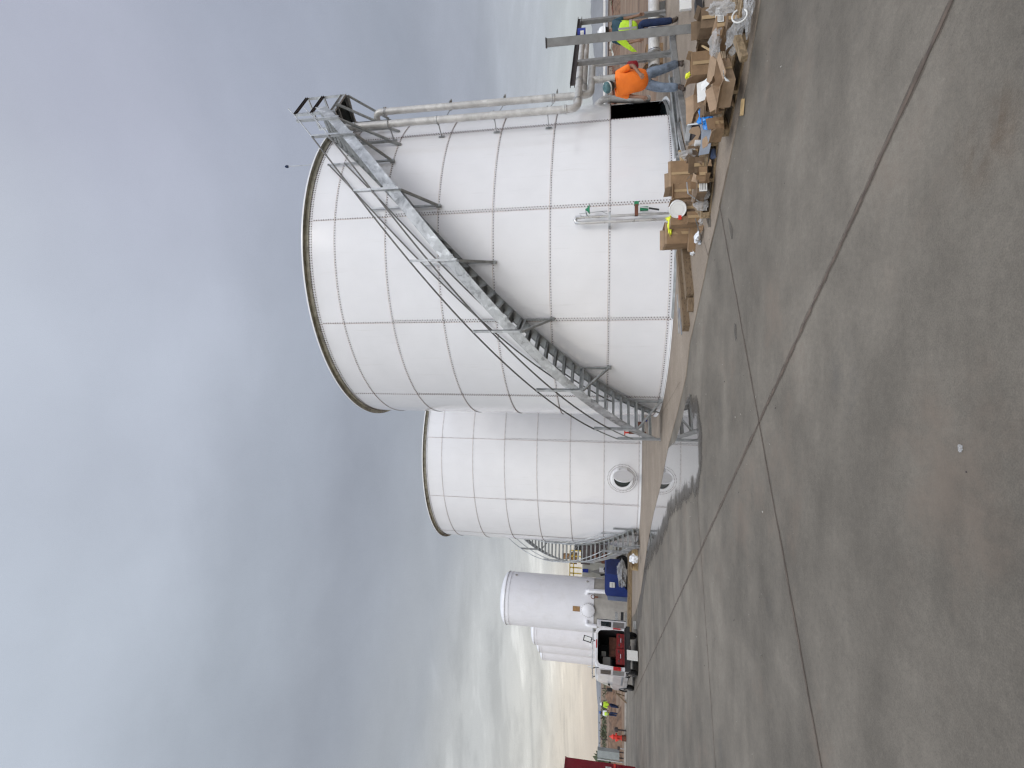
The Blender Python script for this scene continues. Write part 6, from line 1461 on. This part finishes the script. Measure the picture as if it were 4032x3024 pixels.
        t.part('reflective_band', MB().lathe([(rr-.004, -.03), (rr, -.025), (rr, .025), (rr-.004, .03)], bd_, 24), 'reflect', world=False, parent=vo, smooth=True)
        for s in (-1, 1):
            a_ = V['chest']+sd*(.09*s)+fw*(.155*fat+.02)+Vector((0, 0, .08)); b_ = V['pelvis']+sd*(.085*s)+fw*(.155*fat+.03)
            t.part('reflective_stripe', MB().beam(a_, b_, .045, .006, up=fw), 'reflect', world=False, parent=vo)
    return t
def J_stand(h=0, **k):
    J = dict(pelvis=(0, 0, .93), chest=(0, -.01, 1.27), neck=(0, .0, 1.46), head=(0, -.02, 1.60), face=(0, -1, -.08),
             shoL=(.185, .0, 1.40), shoR=(-.185, .0, 1.40), elbL=(.25, .02, 1.12), elbR=(-.25, .02, 1.12), wriL=(.27, -.08, .90), wriR=(-.27, -.08, .90),
             hipL=(.095, 0, .88), hipR=(-.095, 0, .88), kneL=(.11, -.02, .50), kneR=(-.11, -.02, .50), ankL=(.12, .02, .10), ankR=(-.12, .02, .10),
             toeL=(.15, -1, 0), toeR=(-.15, -1, 0), gndL=0, gndR=0)
    J.update(k); return J
# man in orange striding to the left, seen from his left front
fl, fr_2 = Vector((6.28, 11.15, 0)), Vector((6.78, 11.22, 0)); mid = (fl+fr_2)/2
om = person('person in a bright orange shirt and blue jeans striding left beside the tank opening', (mid.x-.02, mid.y-.12, PZ), R(-52),
    J_stand(pelvis=(0, .02, .86), chest=(0, -.06, 1.19), neck=(0, -.10, 1.38), head=(0, -.19, 1.50), face=(0, -1, -.25),
            shoL=(.20, -.05, 1.32), shoR=(-.20, -.09, 1.31), elbL=(.30, -.02, 1.05), wriL=(.22, -.26, .92), elbR=(-.26, -.12, 1.04), wriR=(-.24, -.24, .86),
            hipL=(.10, .02, .81), hipR=(-.10, .02, .81), kneR=(-.12, -.17, .47), ankR=(-.12, -.22, .10), kneL=(.12, .10, .45), ankL=(.13, .30, .13), toeR=(0, -1, 0), toeL=(.1, -1, 0), gndR=0, gndL=.02),
    scale=1.03, shirt='orange_shirt', legs='jeans', hat='cap', hatm='hat_teal', sleeve=.85, fat=1.22, loose=.035, hemd=.17)
om.part('cap_band', MB().lathe([(.1135, .03), (.1145, .05), (.113, .062)], Vector((0, -.19, 1.50))+Vector((0, .008, 0)), 18, axis=(0, -.45, .6)), 'label', world=False, smooth=True)
# man in the white hard hat facing the camera behind the tall post
wl_ = Vector((8.46, 12.30, 0))
wm = person('person in a white hard hat, lime vest and navy trousers behind the tall grey post', (wl_.x, wl_.y, PZ), R(-26),
    J_stand(elbL=(.22, .02, 1.12), wriL=(.24, -.06, .89), elbR=(-.26, -.0, 1.12), wriR=(-.25, -.14, .88), face=(-.5, -1, -.15), kneL=(.08, -.02, .5), kneR=(-.08, -.02, .5), ankL=(.08, .02, .1), ankR=(-.08, .02, .1)),
    scale=1.03, shirt='teal_shirt', legs='navy', hatm='hat_white', vest='vest', sleeve=.75, loose=.01)
# open side of the vest blown out
def flap(u, v):
    w = math.sin(u*math.pi*2)*.02; return (-.16-.30*u**.8, -.14+.05*v+w, 1.40-.40*u-.24*v*(1-u*.5))
m_ = MB().sheet(flap, 10, 6); wm.part('vest_flap', m_, 'vest', world=False, smooth=True)
# two workers far behind the kerb
k1 = G(2438, 2781, -.1); k2 = G(2436, 2815, -.1)
person('far off person in a lime vest and white hat walking behind the kerb', (k1.x, k1.y, -.1), R(60), J_stand(kneL=(.12, .10, .52), ankL=(.12, .26, .16), gndL=.05), scale=1.0, shirt='vest', legs='navy', hatm='hat_white', sleeve=1.4, detail=False, hemd=.05)
person('far off person in a blue hat, standing left of the walking one', (k2.x, k2.y, -.1), R(170), J_stand(), scale=1.04, shirt='rag', legs='navy', hatm='hat_blue', vest='vest', sleeve=1.4, detail=False)

# ================================================================== AIR
hz = MB().box((0, 6300, 170), (25000, 13500, 342.2)); ho = solid('haze', hz, 'dirt', kind='stuff')
HM = bpy.data.materials.new('thin_haze'); HM.use_nodes = True; ht = HM.node_tree; ht.nodes.clear()
hv = ht.nodes.new('ShaderNodeVolumePrincipled'); hv.inputs['Color'].default_value = (.88, .90, .95, 1); hv.inputs['Density'].default_value = 3e-5; hv.inputs['Anisotropy'].default_value = .1
hO = ht.nodes.new('ShaderNodeOutputMaterial'); ht.links.new(hv.outputs[0], hO.inputs['Volume']); ho.data.materials[0] = HM
